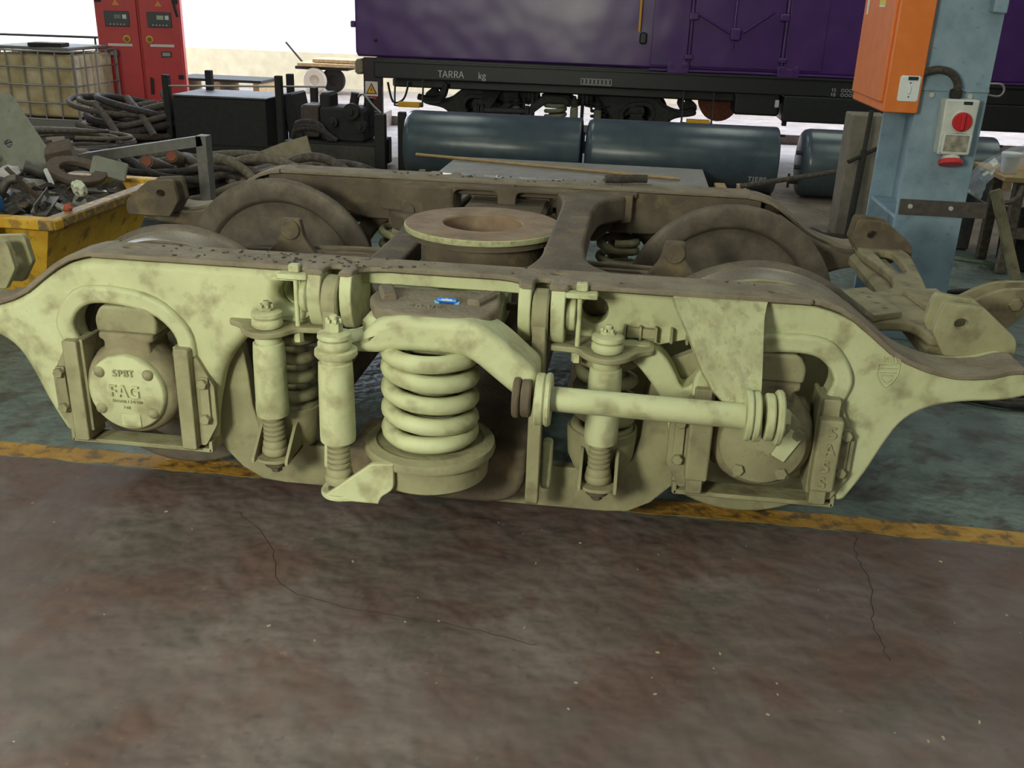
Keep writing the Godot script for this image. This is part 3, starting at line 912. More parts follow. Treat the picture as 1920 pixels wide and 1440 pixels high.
func build_bogie(root: Node3D, pal: Dictionary) -> void:
	side(root, Transform3D(), pal, true)
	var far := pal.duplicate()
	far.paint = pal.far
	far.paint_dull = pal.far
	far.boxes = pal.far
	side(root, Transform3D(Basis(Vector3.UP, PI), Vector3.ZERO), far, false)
	# --- wheels and axles
	for a in [-1.06, 1.06]:
		var g := Geo.new()
		g.bar(Vector3(a, .475, -.98), Vector3(a, .475, .98), .07, 24)
		var ax := part(root, "axle", g, pal.wheel)
		for s in [1.0, -1.0]:
			g = Geo.new()
			lathe_at(g, Vector3(a, .475, s * .494), Vector3(0, 0, s), [Vector2(.06, -.03), Vector2(.11, -.03), Vector2(.118, -.02), Vector2(.122, .03), Vector2(.16, .045), Vector2(.33, .04), Vector2(.36, .03), Vector2(.372, .008), Vector2(.385, 0), Vector2(.452, 0), Vector2(.466, .004), Vector2(.475, .014), Vector2(.475, .02), Vector2(.468, .028), Vector2(.455, .034), Vector2(.44, .04), Vector2(.435, .12), Vector2(.37, .12)], 72)
			var w := part(root, "wheel", g, pal.wheel)
			g = Geo.new()
			lathe_at(g, Vector3(a, .475, s * .494), Vector3(0, 0, s), [Vector2(.456, .033), Vector2(.449, .042), Vector2(.441, .128), Vector2(.437, .13)], 72)
			part(w, "tread", g, pal.tread, "bright worn tread")
			g = Geo.new()
			lathe_at(g, Vector3(a, .475, s * .494), Vector3(0, 0, s), [Vector2(.4395, .129), Vector2(.434, .134), Vector2(.382, .134), Vector2(.372, .128), Vector2(.362, .09), Vector2(.33, .078), Vector2(.15, .085), Vector2(.12, .10), Vector2(.114, .15), Vector2(.07, .155)], 72)
			part(w, "wheel_disc", g, pal.rim if s > 0 and a > 0 else pal.wheel)
	# --- spring plank and brake beams across the bogie
	var k := Geo.new()
	k.box(Vector3(0, .255, 0), Vector3(.56, .13, 1.5), .03)
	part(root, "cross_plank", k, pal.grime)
	for a in [-.44, .44]:
		k = Geo.new()
		extx(k, rp([-.62, .36, .02, .62, .36, .02, .62, .44, .02, .2, .50, .05, -.2, .50, .05, -.62, .44, .02]), a - .03, a + .03, .008)
		var bb := part(root, "brake_beam", k, pal.grime)
		for z in [-.55, .55]:
			k = Geo.new()
			var sx: float = signf(a)
			k.ext(rp([a, .30, .01, a + sx * .10, .32, .02, a + sx * .13, .42, .02, a + sx * .15, .52, .02, a, .54, .01]), z - .045, z + .045, .008)
			part(bb, "brake_block", k, pal.wheel)
	# --- centre: bolster, pivot ring
	var c := Geo.new()
	extx(c, rp([-.66, .74, .02, .66, .74, .02, .66, .80, .02, .34, .72, .06, -.34, .72, .06, -.66, .80, .02]), -.19, .19, .01)
	c.box(Vector3(0, .60, 0), Vector3(.40, .26, 1.0), .03)
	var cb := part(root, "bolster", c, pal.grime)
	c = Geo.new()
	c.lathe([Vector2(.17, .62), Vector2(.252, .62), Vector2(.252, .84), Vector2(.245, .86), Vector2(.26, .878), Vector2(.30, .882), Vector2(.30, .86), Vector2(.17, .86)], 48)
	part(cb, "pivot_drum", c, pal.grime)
	c = Geo.new()
	c.lathe([Vector2(.317, .9105), Vector2(.315, .9125), Vector2(.166, .9125), Vector2(.160, .906), Vector2(.160, .84)], 64)
	var pr := part(cb, "pivot_ring", c, pal.ring, "flat ring plate worn to rust on top")
	c = Geo.new()
	c.lathe([Vector2(.162, .883), Vector2(.305, .883), Vector2(.318, .887), Vector2(.3205, .893), Vector2(.3205, .907), Vector2(.317, .9105)], 64)
	part(pr, "ring_edge", c, pal.edge)
	# --- cross members of the frame
	for s in [-1.0, 1.0]:
		var g := Geo.new()
		var pts := [.24, -.80, .0, .24, -.72, .03, .285, -.55, .10, .285, .55, .10, .24, .72, .03, .24, .80, 0, .60, .80, 0, .56, .70, .05, .455, .58, .10, .43, .30, .05, .43, -.30, .05, .455, -.58, .10, .56, -.70, .05, .60, -.80, 0]
		for i in range(0, pts.size(), 3):
			pts[i] *= s
		if s > 0:
			exty(g, rp(pts), .80, .922, .018)
		else:
			exty(g, rp(pts), .70, .79, .018)
			exty(g, rp([-.24, -.80, 0, -.26, -.715, .02, -.44, -.70, .05, -.56, -.72, .03, -.60, -.80, 0]), .78, .922, .018)
		var tr := part(root, "cross_member", g, pal.grime)
		# brake carrier rails
		g = Geo.new()
		var rail := rp([s * .40, .00, 0, s * .40, .20, 0, s * .62, .19, .03, s * .90, .16, .05, s * 1.06, .12, .03, s * 1.06, .05, .03, s * .90, .02, .05, s * .62, .01, .03])
		exty(g, rail, .735, .765, .008, [rp([s * .47, .05, .03, s * .47, .145, .03, s * .66, .14, .03, s * .66, .055, .03]), rp([s * .88, .06, .02, s * .88, .12, .02, s * 1.0, .11, .02, s * 1.0, .07, .02])])
		for z in [.015, .16]:
			g.tube(cat([Vector3(s * .42, .772, z), Vector3(s * .62, .768, z), Vector3(s * .88, .762, lerpf(z, .09, .2)), Vector3(s * 1.04, .75, lerpf(z, .09, .6))], 4), .014, 8)
		var rl := part(tr, "brake_carrier", g, pal.grime)
		g = Geo.new()
		g.ext(rp([s * .665, .755, .02, s * .72, .83, .02, s * .735, .905, .012, s * .815, .905, .012, s * .82, .83, .02, s * .885, .755, .02]), .075, .115, .008, [circ(Vector2(s * .775, .862), .014, 12)])
		g.disc(Vector3(s * .775, .862, .112), Vector3.BACK, .0405, .014, 22)
		part(tr, "hanger_lug", g, pal.lug)
	# --- headstock at one end with its pads and clevis
	var h := Geo.new()
	exty(h, rp([1.63, -.74, .02, 1.80, -.74, .03, 1.83, -.50, .06, 1.78, -.12, .10, 1.745, .12, .06, 1.80, .40, .03, 1.80, .66, .02, 1.60, .68, .02, 1.58, .52, .08, 1.44, .56, .02, 1.40, .30, .02, 1.47, .20, .02, 1.62, .10, .08, 1.66, -.12, .06, 1.61, -.50, .06]), .735, .775, .012, [rp([1.68, -.55, .04, 1.76, -.55, .04, 1.745, -.20, .05, 1.70, -.14, .04, 1.68, -.25, .04])])
	h.box(Vector3(1.68, .70, .0), Vector3(.16, .07, 1.30), .02)
	var hs := part(root, "headstock", h, pal.head)
	h = Geo.new()
	exty(h, rp([1.385, .26, .005, 1.49, .20, .005, 1.55, .50, .005, 1.44, .57, .005]), .774, .80, .004, [circ(Vector2(1.46, .28), .009, 8), circ(Vector2(1.472, .34), .009, 8), circ(Vector2(1.485, .41), .009, 8), circ(Vector2(1.497, .47), .009, 8)], 1)
	part(hs, "bolted_pad", h, pal.head)
	h = Geo.new()
	exty(h, rp([1.63, .18, .005, 1.76, .14, .005, 1.82, .46, .005, 1.68, .56, .005]), .774, .796, .004, [circ(Vector2(1.71, .28), .009, 8)], 1)
	part(hs, "bolted_pad", h, pal.head)
	for z in [.30, .20]:
		h = Geo.new()
		h.ext(rp([1.74, .73, .01, 1.84, .80, .06, 1.93, .852, .05, 2.10, .862, .01, 2.10, .82, .01, 2.02, .76, .05, 1.98, .70, .05, 1.80, .68, .02]), z - .012, z + .012, .004)
		part(hs, "clevis_plate", h, pal.head)
	h = Geo.new()
	h.hex(Vector3(1.985, .80, .312), Vector3.BACK, .026, .016, .1)
	h.bar(Vector3(1.985, .80, .17), Vector3(1.985, .80, .325), .012, 10)
	part(hs, "clevis_bolt", h, pal.head)
	# flakes of scale and dirt lying on the frame
	var rng := RandomNumberGenerator.new()
	rng.seed = 77
	h = Geo.new()
	for i in 130:
		var far2 := i >= 90
		var x := rng.randfn(-.48, .16) if i < 60 else rng.randf_range(-1.0, 1.0)
		var z := rng.randf_range(.80, .93)
		if far2:
			x = rng.randf_range(-.6, .6)
			z = -z
		if absf(x) > 1.1:
			continue
		var r := rng.randf_range(.002, .007)
		h.box(Vector3(x, .947 + r * .15, z), Vector3(r * 2, r * .5, r * 1.2), 0.0, Basis.from_euler(Vector3(rng.randf_range(-.2, .2), rng.randf() * 6, rng.randf_range(-.2, .2))))
	var fl := part(root, "scale_flakes", h, pal.flakes)
	fl.set_meta("kind", "stuff")

# ---------------------------------------------------------------- things behind
# a collector that takes world coordinates for a thing that stands unturned at its place
func wg(o: Node3D) -> Geo:
	var g := Geo.new()
	g.xf = Transform3D(Basis(), -o.position)
	return g

func one(o: Node3D, called: String, m: Material, c: Vector3, s: Vector3, bev := 0.006, basis := Basis(), label := "") -> MeshInstance3D:
	var g := wg(o)
	g.box(c, s, bev, basis)
	return part(o, called, g, m, label)

func sub(p: MeshInstance3D, o: Node3D, called: String, m: Material, c: Vector3, s: Vector3, bev := 0.004, basis := Basis()) -> MeshInstance3D:
	var g := wg(o)
	g.box(c, s, bev, basis)
	return part(p, called, g, m)

func words(p: Node, o: Node3D, txt: String, h: float, at: Vector3, m: Material, basis := Basis(), bold := false, mono := false) -> void:
	lettering(p, "lettering", txt, h, .002, Transform3D(basis, at - o.position), m, bold, mono)

func build_locomotive() -> void:
	var o := thing("locomotive", "glossy purple rail vehicle with black underframe behind the grey cylinders", "locomotive", Vector3(0, -.25, -10.45))
	var purple := surface(layered(256, [[201, 4, 3, [[0.0, c8(70, 34, 104)], [1.0, c8(84, 42, 118)]]]]), 2.0, 0.28, 0.0, bump(202, 3, 2, 6.0), 0.16)
	purple.clearcoat_enabled = true
	purple.clearcoat = 0.25
	purple.clearcoat_roughness = 0.2
	var black := surface(noise_image(256, 203, 10, 3, [[0.0, c8(26, 28, 32)], [1.0, c8(38, 40, 44)]]), 0.8, 0.4)
	var white := plain(c8(206, 206, 206), 0.7)
	var yellow := plain(c8(226, 170, 40), 0.55)
	var g := wg(o)
	g.xf = g.xf * Transform3D(Basis(), Vector3.ZERO)
	g.ext(rp([-3.1, 1.08, .02, -3.07, 1.03, .01, 9.5, 1.03, .01, 9.5, 4.2, .3, -3.1, 4.2, .3]), -11.9, -9.0, .03)
	var body := part(o, "body", g, purple)
	# lower door band and its doors
	sub(body, o, "door_band", purple, Vector3(5.1, 1.0, -8.995), Vector3(8.8, .075, .05), .01)
	for d in [[.70, 1.17], [1.20, 2.31], [2.34, 2.82]]:
		sub(body, o, "door", purple, Vector3((d[0] + d[1]) / 2, 2.1, -8.992), Vector3(d[1] - d[0] - .02, 2.06, .03), .008)
	for x in [1.18, 2.32]:
		g = wg(o)
		g.bar(Vector3(x, 1.14, -8.955), Vector3(x, 3.0, -8.955), .018, 8)
		part(body, "locking_rod", g, purple)
	for q in [[1.25, 1.69, 1.65, 1.48], [1.81, 1.49, 2.16, 1.74], [1.70, 1.30, 1.70, 2.2]]:
		g = wg(o)
		g.bar(Vector3(q[0], q[1], -8.95), Vector3(q[2], q[3], -8.95), .016, 8)
		part(body, "locking_rod", g, purple)
	sub(body, o, "lock_case", purple, Vector3(1.72, 1.47, -8.945), Vector3(.13, .15, .06), .02)
	for x in [1.06, 2.41]:
		g = wg(o)
		g.ext(rp([x - .13, .985, .02, x + .13, .985, .02, x + .14, 1.10, .05, x + .09, 1.14, .05, x + .03, 1.09, .03, x - .03, 1.09, .03, x - .09, 1.14, .05, x - .14, 1.10, .05]), -8.98, -8.93, .01)
		var hi := part(body, "hinge", g, purple)
		for t in [-.08, .08]:
			g = wg(o)
			g.disc(Vector3(x + t, 1.085, -8.93), Vector3.BACK, .03, .025, 14)
			part(hi, "hinge_knuckle", g, purple)
		sub(body, o, "rod_clamp", purple, Vector3(x + (.12 if x < 2 else -.09), 1.185, -8.95), Vector3(.11, .06, .05), .012)
	for q in [[1.20, 1.66], [2.29, 1.68]]:
		sub(body, o, "rod_clamp", purple, Vector3(q[0], q[1], -8.95), Vector3(.12, .09, .05), .015)
	g = wg(o)
	g.bar(Vector3(.545, 1.46, -8.9), Vector3(.545, 2.6, -8.9), .014, 8)
	part(body, "handrail", g, yellow, "yellow handrail")
	sub(body, o, "handrail_socket", black, Vector3(.60, 1.385, -8.96), Vector3(.09, .14, .09), .02)
	g = wg(o)
	g.disc(Vector3(-2.83, 1.24, -9.0), Vector3.BACK, .02, .07, 10)
	part(body, "peg", g, black)
	sub(body, o, "end_bracket", purple, Vector3(-3.13, 1.42, -9.06), Vector3(.06, .08, .1), .01)
	# underframe
	var sill := one(o, "sill", black, Vector3(3.3, .90, -9.06), Vector3(12.3, .25, .18), .015)
	sub(sill, o, "sill_ledge", black, Vector3(3.3, .985, -8.96), Vector3(12.3, .03, .05), .006)
	words(sill, o, "TARRA", .085, Vector3(-1.83, .855, -8.968), white)
	words(sill, o, "kg", .075, Vector3(-1.42, .85, -8.968), white)
	for k in 8:
		g = wg(o)
		var x := -.125 + k * .05
		for q in [[0, .035, .036, .005], [0, -.035, .036, .005], [-.018, 0, .005, .07], [.018, 0, .005, .07]]:
			g.box(Vector3(x + q[0], .84 + q[1], -8.968), Vector3(q[2], q[3], .003), 0.0)
		part(sill, "number_box", g, white)
	for r in 2:
		for k in 6:
			g = wg(o)
			lathe_at(g, Vector3(3.10 + k * .05, .865 - r * .055, -8.97), Vector3.BACK, [Vector2(.016, 0), Vector2(.021, 0), Vector2(.021, .003), Vector2(.016, .003)], 8)
			part(sill, "number_box", g, white)
		words(sill, o, ["1S", "1B"][r], .04, Vector3(2.99, .865 - r * .055, -8.968), white)
	one(o, "under_beam", black, Vector3(3.3, .70, -10.45), Vector3(12.0, .12, 2.2), .02)
	# end pilot with warning sign
	var pilot := one(o, "pilot", surface(noise_image(256, 204, 6, 3, [[0.0, c8(40, 26, 30)], [1.0, c8(56, 34, 38)]]), 0.8, 0.35), Vector3(-2.88, .52, -9.05), Vector3(.25, 1.0, .08), .01)
	sub(pilot, o, "coupler", surface(noise_image(256, 205, 8, 3, [[0.0, c8(120, 112, 96)], [1.0, c8(150, 140, 120)]]), 0.4, 0.8), Vector3(-3.06, .90, -9.2), Vector3(.12, .19, .4), .03)
	sub(pilot, o, "pilot_foot", black, Vector3(-2.87, .10, -9.02), Vector3(.28, .2, .16), .01)
	var sign := sub(pilot, o, "warning_sign", plain(c8(232, 214, 222), 0.6), Vector3(-2.895, .63, -9.005), Vector3(.17, .185, .008), .002)
	g = wg(o)
	g.ext(pv([-2.97, .565, -2.82, .565, -2.895, .705]), -9.003, -8.998)
	part(sign, "sign_border", g, plain(c8(24, 22, 22), 0.6))
	g = wg(o)
	g.ext(pv([-2.952, .576, -2.838, .576, -2.895, .683]), -9.0, -8.995)
	part(sign, "sign_field", g, yellow)
	g = wg(o)
	g.ext(pv([-2.888, .66, -2.905, .615, -2.893, .622, -2.90, .582, -2.882, .628, -2.894, .622]), -8.997, -8.992)
	part(sign, "sign_bolt", g, plain(c8(24, 22, 22), 0.6))
	sub(pilot, o, "red_tag", plain(c8(190, 40, 44), 0.6), Vector3(-2.875, .515, -9.005), Vector3(.09, .035, .008), .002)
	# hanging steps
	for q in [[-2.57, -2.20, .44, .84], [1.165, 1.54, .39, .79]]:
		g = wg(o)
		g.tube(cat([Vector3(q[0], q[3], -9.0), Vector3(q[0], q[2] + .05, -8.95), Vector3(q[0] + .03, q[2], -8.94), Vector3(q[1] - .03, q[2], -8.94), Vector3(q[1], q[2] + .05, -8.95), Vector3(q[1], q[3], -9.0)], 5), .012, 8)
		var st := part(o, "step_iron", g, black)
		sub(st, o, "step_tread", yellow, Vector3((q[0] + q[1]) / 2 + .02, q[2] + .02, -8.92), Vector3(.29, .06, .14), .006)
	# boxes and tanks under the floor
	one(o, "equipment_box", black, Vector3(2.09, .66, -9.3), Vector3(.57, .30, .5), .03)
	one(o, "battery_box", black, Vector3(4.4, .62, -9.25), Vector3(4.0, .32, .6), .02)
	one(o, "marker_plate", white, Vector3(2.33, .67, -9.0), Vector3(.05, .09, .03), .004)
	one(o, "drain_pipe", black, Vector3(2.47, .44, -9.15), Vector3(.06, .10, .06), .006)
	g = wg(o)
	g.disc(Vector3(1.66, .62, -9.9), Vector3.BACK, .26, .3, 28)
	part(o, "brake_tank", g, surface(noise_image(256, 206, 8, 3, [[0.0, c8(96, 52, 40)], [1.0, c8(130, 76, 58)]]), 0.5, 0.8))
	g = wg(o)
	g.tube(cat([Vector3(-1.95, .72, -9.3), Vector3(-2.0, .55, -9.3), Vector3(-2.15, .5, -9.35), Vector3(-2.35, .52, -9.4)], 5), .045, 8)
	g.tube(cat([Vector3(-2.45, .72, -9.25), Vector3(-2.52, .5, -9.25), Vector3(-2.68, .45, -9.3), Vector3(-2.75, .7, -9.3)], 5), .015, 6)
	var pipes := part(o, "brake_pipe", g, black)
	pipes.set_meta("kind", "stuff")
	var dk := surface(noise_image(256, 207, 8, 4, [[0.0, c8(40, 40, 42)], [1.0, c8(66, 66, 66)]]), 0.6, 0.7)
	var pale := surface(noise_image(256, 208, 8, 4, [[0.0, c8(104, 108, 92)], [1.0, c8(140, 144, 122)]]), 0.6, 0.7)
	var b := thing("railway_bogie", "dark grimy bogie under the purple rail vehicle, seen over the grey cylinders", "bogie", Vector3(-.47, -.25, -10.45))
	b.transform.basis = Basis(Vector3.LEFT, Vector3.UP, Vector3.BACK)
	build_bogie_small(b, dk, pale)

# one side of a bogie is all that shows under the vehicle
func build_bogie_small(root: Node3D, dk: Material, pale: Material) -> void:
	var pal := {paint = dk, paint_dull = dk, dust = dk, grime = dk, far = dk, boxes = dk, springs = dk, rodends = dk, wheel = dk, tread = dk, rim = dk, ring = dk, edge = dk, horn = dk, lug = dk, head = dk, flakes = dk}
	side(root, Transform3D(), pal, false)
	for c in root.get_children():
		if String(c.name).begins_with("main_spring") or String(c.name).begins_with("shock_absorber"):
			c.material_override = pale
	for a in [-1.06, 1.06]:
		for s in [-1.0, 1.0]:
			var g := Geo.new()
			lathe_at(g, Vector3(a, .475, s * .494), Vector3(0, 0, s), [Vector2(.06, -.03), Vector2(.11, -.03), Vector2(.122, .03), Vector2(.36, .03), Vector2(.385, 0), Vector2(.47, .0), Vector2(.475, .02), Vector2(.45, .04), Vector2(.44, .13), Vector2(.37, .13), Vector2(.36, .08), Vector2(.12, .09), Vector2(.11, .15), Vector2(.06, .15)], 48)
			part(root, "wheel", g, dk)
		var x := Geo.new()
		x.bar(Vector3(a, .475, -.6), Vector3(a, .475, .6), .07, 16)
		part(root, "axle", x, dk)

func build_cylinders() -> void:
	var paint := surface(layered(256, [
		[211, 4, 4, [[0.0, c8(60, 72, 82)], [1.0, c8(76, 88, 98)]]],
		[212, 26, 3, [[0.0, c8(120, 130, 136, 0)], [0.78, c8(120, 130, 136, 0)], [1.0, c8(140, 148, 152, 110)]]]]), 0.8, 0.28, 0.0, bump(202, 3, 2, 6.0), 0.08)
	var chalk := plain(c8(170, 176, 180), 0.8)
	var k := 0
	for q in [[-1.80, .05, "leftmost slate-grey steel cylinder lying behind the bogie, nearest the black engine skid"], [.09, 2.02, "middle slate-grey steel cylinder with white lettering, lying behind the wrapped sheet stack"], [2.24, 4.1, "slate-grey steel cylinder lying partly hidden behind the concrete post"]]:
		var o := thing("steel_cylinder", q[2], "cylinder", Vector3((q[0] + q[1]) / 2, .335, -6.33), 0, "steel cylinders lying in a row")
		var L: float = q[1] - q[0]
		var g := Geo.new()
		lathe_at(g, Vector3(-L / 2, 0, 0), Vector3.RIGHT, [Vector2(0, 0), Vector2(.22, .005), Vector2(.295, .02), Vector2(.322, .045), Vector2(.335, .09), Vector2(.335, L - .02), Vector2(.33, L - .008), Vector2(.318, L), Vector2(.30, L - .03), Vector2(0, L - .04)], 48)
		part(o, "shell", g, paint)
		for s in 2:
			g = Geo.new()
			if k == 2 and s == 0:
				g.bar(Vector3(-L / 2 - .07, -.17, .12), Vector3(-L / 2 + .03, -.17, .12), .03, 12)
				g.bar(Vector3(-L / 2 - .08, -.24, .12), Vector3(-L / 2 - .08, -.10, .12), .012, 8)
			elif s == 1 and k > 0:
				g.bar(Vector3(L / 2 - .05, .26, .05), Vector3(L / 2 + .06, .26, .05), .012, 8)
			else:
				continue
			part(o, "valve", g, MT.dark)
		if k == 2:
			for y in [.12, -.02]:
				g = Geo.new()
				g.bar(Vector3(-L / 2 - .05, y, .2), Vector3(-L / 2 + .04, y, .2), .022, 10)
				part(o, "valve", g, MT.dark)
		if k == 1:
			lettering(o, "lettering", "TJEPS", .052, .002, Transform3D(Basis(Vector3.RIGHT, .44), Vector3(L / 2 - .19, -.145, .3035)), chalk, true)
		k += 1
	var timber := surface(layered(256, [[213, 6, 4, [[0.0, c8(150, 122, 84)], [1.0, c8(188, 160, 116)]]]]), 0.5, 0.8)
	MT.timber = timber
	# stack of sheet wrapped in film
	var o := thing("sheet_metal_stack", "flat grey stack of sheet metal wrapped in clear film behind the bogie", "metal sheets", Vector3(.05, 0, -5.3))
	var grey := surface(layered(256, [[221, 4, 4, [[0.0, c8(150, 146, 144)], [1.0, c8(172, 168, 164)]]], [222, 12, 4, [[0.0, c8(110, 96, 80, 130)], [0.3, c8(112, 98, 82, 0)], [1.0, c8(112, 98, 82, 0)]]]]), 0.9, 0.45, 0.2)
	var steel := plain(c8(128, 138, 148), 0.35, 0.3)
	for r in 4:
		one(o, "sheet", grey if r == 3 else steel, Vector3(.04 + r * .004, .10 + r * .055, -5.28), Vector3(2.44, .05, 1.10), .004)
	for x in [-.9, .9]:
		one(o, "bearer", timber, Vector3(x, .035, -5.28), Vector3(.1, .07, 1.1), .004)
	var film := plain(Color(0.92, 0.95, 1.0, 0.28), 0.12)
	film.transparency = BaseMaterial3D.TRANSPARENCY_ALPHA
	MT.film = film
	var rng := RandomNumberGenerator.new()
	rng.seed = 41
	for q in [[-1.19, -.80, .17], [-.72, -.55, .18], [.20, .42, .13], [.90, 1.30, .20], [-.4, .1, .15]]:
		var g := wg(o)
		var rows := 5
		var cols := 9
		var pts := []
		for i in cols + 1:
			var col := []
			for j in rows + 1:
				var y: float = .31 - j * q[2] / rows
				col.append(Vector3(lerpf(q[0], q[1], float(i) / cols), y, -4.715 + rng.randf_range(-.004, .014)))
			pts.append(col)
		for i in cols:
			for j in rows:
				g.flat(pts[i][j], pts[i + 1][j], pts[i + 1][j + 1], pts[i][j + 1], Vector3.BACK)
		part(o, "wrap_film", g, film)
	var g2 := Geo.new()
	g2.bar(Vector3(-1.55, .315, -5.66), Vector3(1.02, .315, -5.02), .016, 4)
	single("timber_batten", g2, timber, "long thin wooden batten lying across the wrapped sheet stack", "batten")
	o = thing("timber_block", "short stack of pale timber blocks beside the wrapped sheet stack", "timber", Vector3(1.50, 0, -5.2))
	one(o, "block", timber, Vector3(1.41, .12, -5.2), Vector3(.10, .24, .4), .006)
	one(o, "block", timber, Vector3(1.60, .115, -5.2), Vector3(.07, .26, .4), .006)
	one(o, "block", surface(noise_image(256, 223, 12, 4, [[0.0, c8(150, 110, 60)], [1.0, c8(184, 148, 96)]]), 0.3, 0.8), Vector3(1.51, .085, -5.15), Vector3(.12, .17, .36), .006)
	g2 = Geo.new()
	g2.tube(cat([Vector3(.46, .972, -.86), Vector3(.53, .972, -.88), Vector3(.60, .971, -.92), Vector3(.66, .97, -.935)], 5), .02, 10)
	single("hose_offcut", g2, MT.rubber, "short black hose offcut lying on the far side of the bogie frame", "hose")

func build_hoses() -> void:
	var rng := RandomNumberGenerator.new()
	rng.seed = 9
	var n := 0
	# loose lengths lying over each other between the skip and the engine skid
	for i in 64:
		var cx := rng.randf_range(-4.1, -1.95)
		var cz := rng.randf_range(-4.9, -3.2)
		var L := rng.randf_range(.5, 1.0)
		var a := rng.randf_range(-.35, .3)
		var top := clampf(.30 + (cz + 4.8) * .20, .2, .50)
		var base := top * sqrt(rng.randf())
		var pts := []
		for k in 6:
			var t := k / 5.0 * 2 - 1
			var p := Vector3(cx + cos(a) * L * t, base + sin(k * 1.7 + i) * .05 - absf(t) * .04, cz + sin(a) * L * t + (1 - t * t) * rng.randf_range(-.25, .25))
			p.y = maxf(p.y, .035)
			p.x = minf(p.x, -1.45)
			pts.append(p)
		var g := Geo.new()
		g.tube(cat(pts, 6), rng.randf_range(.024, .04), 8)
		var hue := rng.randi() % 3
		single("rubber_hose", g, MT.cable[hue], ["worn brown-grey hose", "worn black hose", "pale dusty hose"][hue] + " lying in the tangled heap behind the bogie", "hose", "hoses tangled in a heap behind the bogie")
	# bigger arcs that stand out of the heap
	for q in [[-2.05, -4.0, .5, .38, 0.25], [-1.85, -4.2, .42, .34, .1], [-2.45, -3.9, .38, .36, .5], [-3.3, -4.3, .6, .36, .3], [-2.9, -4.6, .7, .40, -.2], [-1.9, -3.6, .45, .62, .2], [-2.3, -3.5, .5, .60, -.2], [-1.75, -3.9, .36, .50, .3], [-2.6, -3.4, .42, .58, .3]]:
		var pts := []
		for k in 9:
			var t := k / 8.0
			var a := PI * (1.05 - 1.1 * t)
			pts.append(Vector3(q[0] + cos(a) * q[2], maxf(.05, .10 + sin(a) * q[3] * .75), q[1] + (t - .5) * q[4]))
		var g := Geo.new()
		g.tube(cat(pts, 5), .036, 10)
		single("rubber_hose", g, MT.cable[2 if n % 2 == 0 else 0], ["pale dusty hose arching", "brown-grey hose arching"][n % 2] + " up out of the tangled heap behind the bogie", "hose", "hoses tangled in a heap behind the bogie")
		n += 1
	# coils in front of the red cabinet
	for i in 22:
		var R := rng.randf_range(.42, .66)
		var cx := -5.35 + rng.randf_range(-.16, .16)
		var cz := -7.3 + rng.randf_range(-.2, .2)
		var y := .06 + i * .02
		var a0 := rng.randf() * TAU
		var span := rng.randf_range(3.5, 6.0)
		var tilt := rng.randf_range(-.12, .12)
		var pts := []
		for k in 12:
			var a := a0 + span * k / 11.0
			pts.append(Vector3(cx + cos(a) * R, maxf(.05, y + sin(a * 1.3) * .03 + cos(a) * tilt), cz + sin(a) * R * .8))
		var g := Geo.new()
		g.tube(cat(pts, 4), rng.randf_range(.03, .045), 8)
		var hue := rng.randi() % 2
		single("coiled_hose", g, MT.cable[hue], ["thick grey-brown hose", "thick black hose"][hue] + " coiled on the floor before the red cabinet", "hose", "hoses coiled before the red cabinet")
	for q in [[-5.55, .50, -6.85, -5.0, .16, -6.35], [-5.35, .56, -7.2, -4.75, .22, -6.6], [-5.05, .60, -7.5, -4.6, .32, -7.0]]:
		var g := Geo.new()
		g.tube(cat([Vector3(q[0], q[1], q[2]), Vector3((q[0] + q[3]) / 2, (q[1] + q[4]) / 2 + .03, (q[2] + q[5]) / 2), Vector3(q[3], q[4], q[5])], 5), .04, 10)
		single("coiled_hose", g, MT.cable[0], "straight hose end slanting down over the coils before the red cabinet", "hose", "hoses coiled before the red cabinet")
	# thinner cable coils by the tank
	for i in 14:
		var R := rng.randf_range(.35, .62)
		var pts := []
		var a0 := rng.randf() * TAU
		for k in 12:
			var a := a0 + 5.2 * k / 11.0
			pts.append(Vector3(-5.15 + cos(a) * R * 1.1, maxf(.03, .05 + i * .026 + sin(a + i) * .03), -5.55 + sin(a) * R * .7))
		var g := Geo.new()
		g.tube(cat(pts, 4), .02, 7)
		single("cable_loop", g, MT.cable[2 if i % 3 == 0 else 0], ["thin pale cable", "thin dark cable"][0 if i % 3 == 0 else 1] + " looped in a coil beside the caged tank", "cable", "cables coiled beside the caged tank")
	# cover sheet on the heap
	var o := thing("sheet_cover", "bent beige sheet-metal cover lying on the hose heap", "metal sheet", Vector3(-2.6, 0, -4.75))
	var beige := surface(noise_image(256, 231, 6, 4, [[0.0, c8(134, 124, 104)], [1.0, c8(160, 150, 128)]]), 0.6, 0.7)
	var g3 := wg(o)
	g3.ext(pv([-2.87, .12, -2.82, .40, -2.60, .49, -2.35, .57, -2.25, .17]), -4.75, -4.735)
	part(o, "panel", g3, beige)
	g3 = wg(o)
	g3.ext(pv([-2.99, .34, -2.82, .40, -2.87, .10, -2.95, .10]), -4.77, -4.752)
	part(o, "bent_edge", g3, beige)
	# grey square-tube frame
	o = thing("steel_tube_frame", "bent frame of grey square steel tube standing in the hose heap", "steel frame", Vector3(-2.50, 0, -2.9))
	var tube := surface(noise_image(256, 232, 8, 3, [[0.0, c8(100, 98, 98)], [1.0, c8(124, 122, 120)]]), 0.5, 0.6)
	g3 = wg(o)
	var A := Vector3(-3.42, .58, -2.9)
	var B := Vector3(-2.48, .755, -2.9)
	var d := (B - A).normalized()
	g3.box((A + B) / 2, Vector3(A.distance_to(B), .075, .10), .004, Basis(Vector3.BACK, atan2(d.y, d.x)))
	part(o, "top_rail", g3, tube)
	g3 = wg(o)
	g3.box(Vector3(-2.49, .395, -2.9), Vector3(.08, .79, .10), .004)
	part(o, "upright", g3, tube)
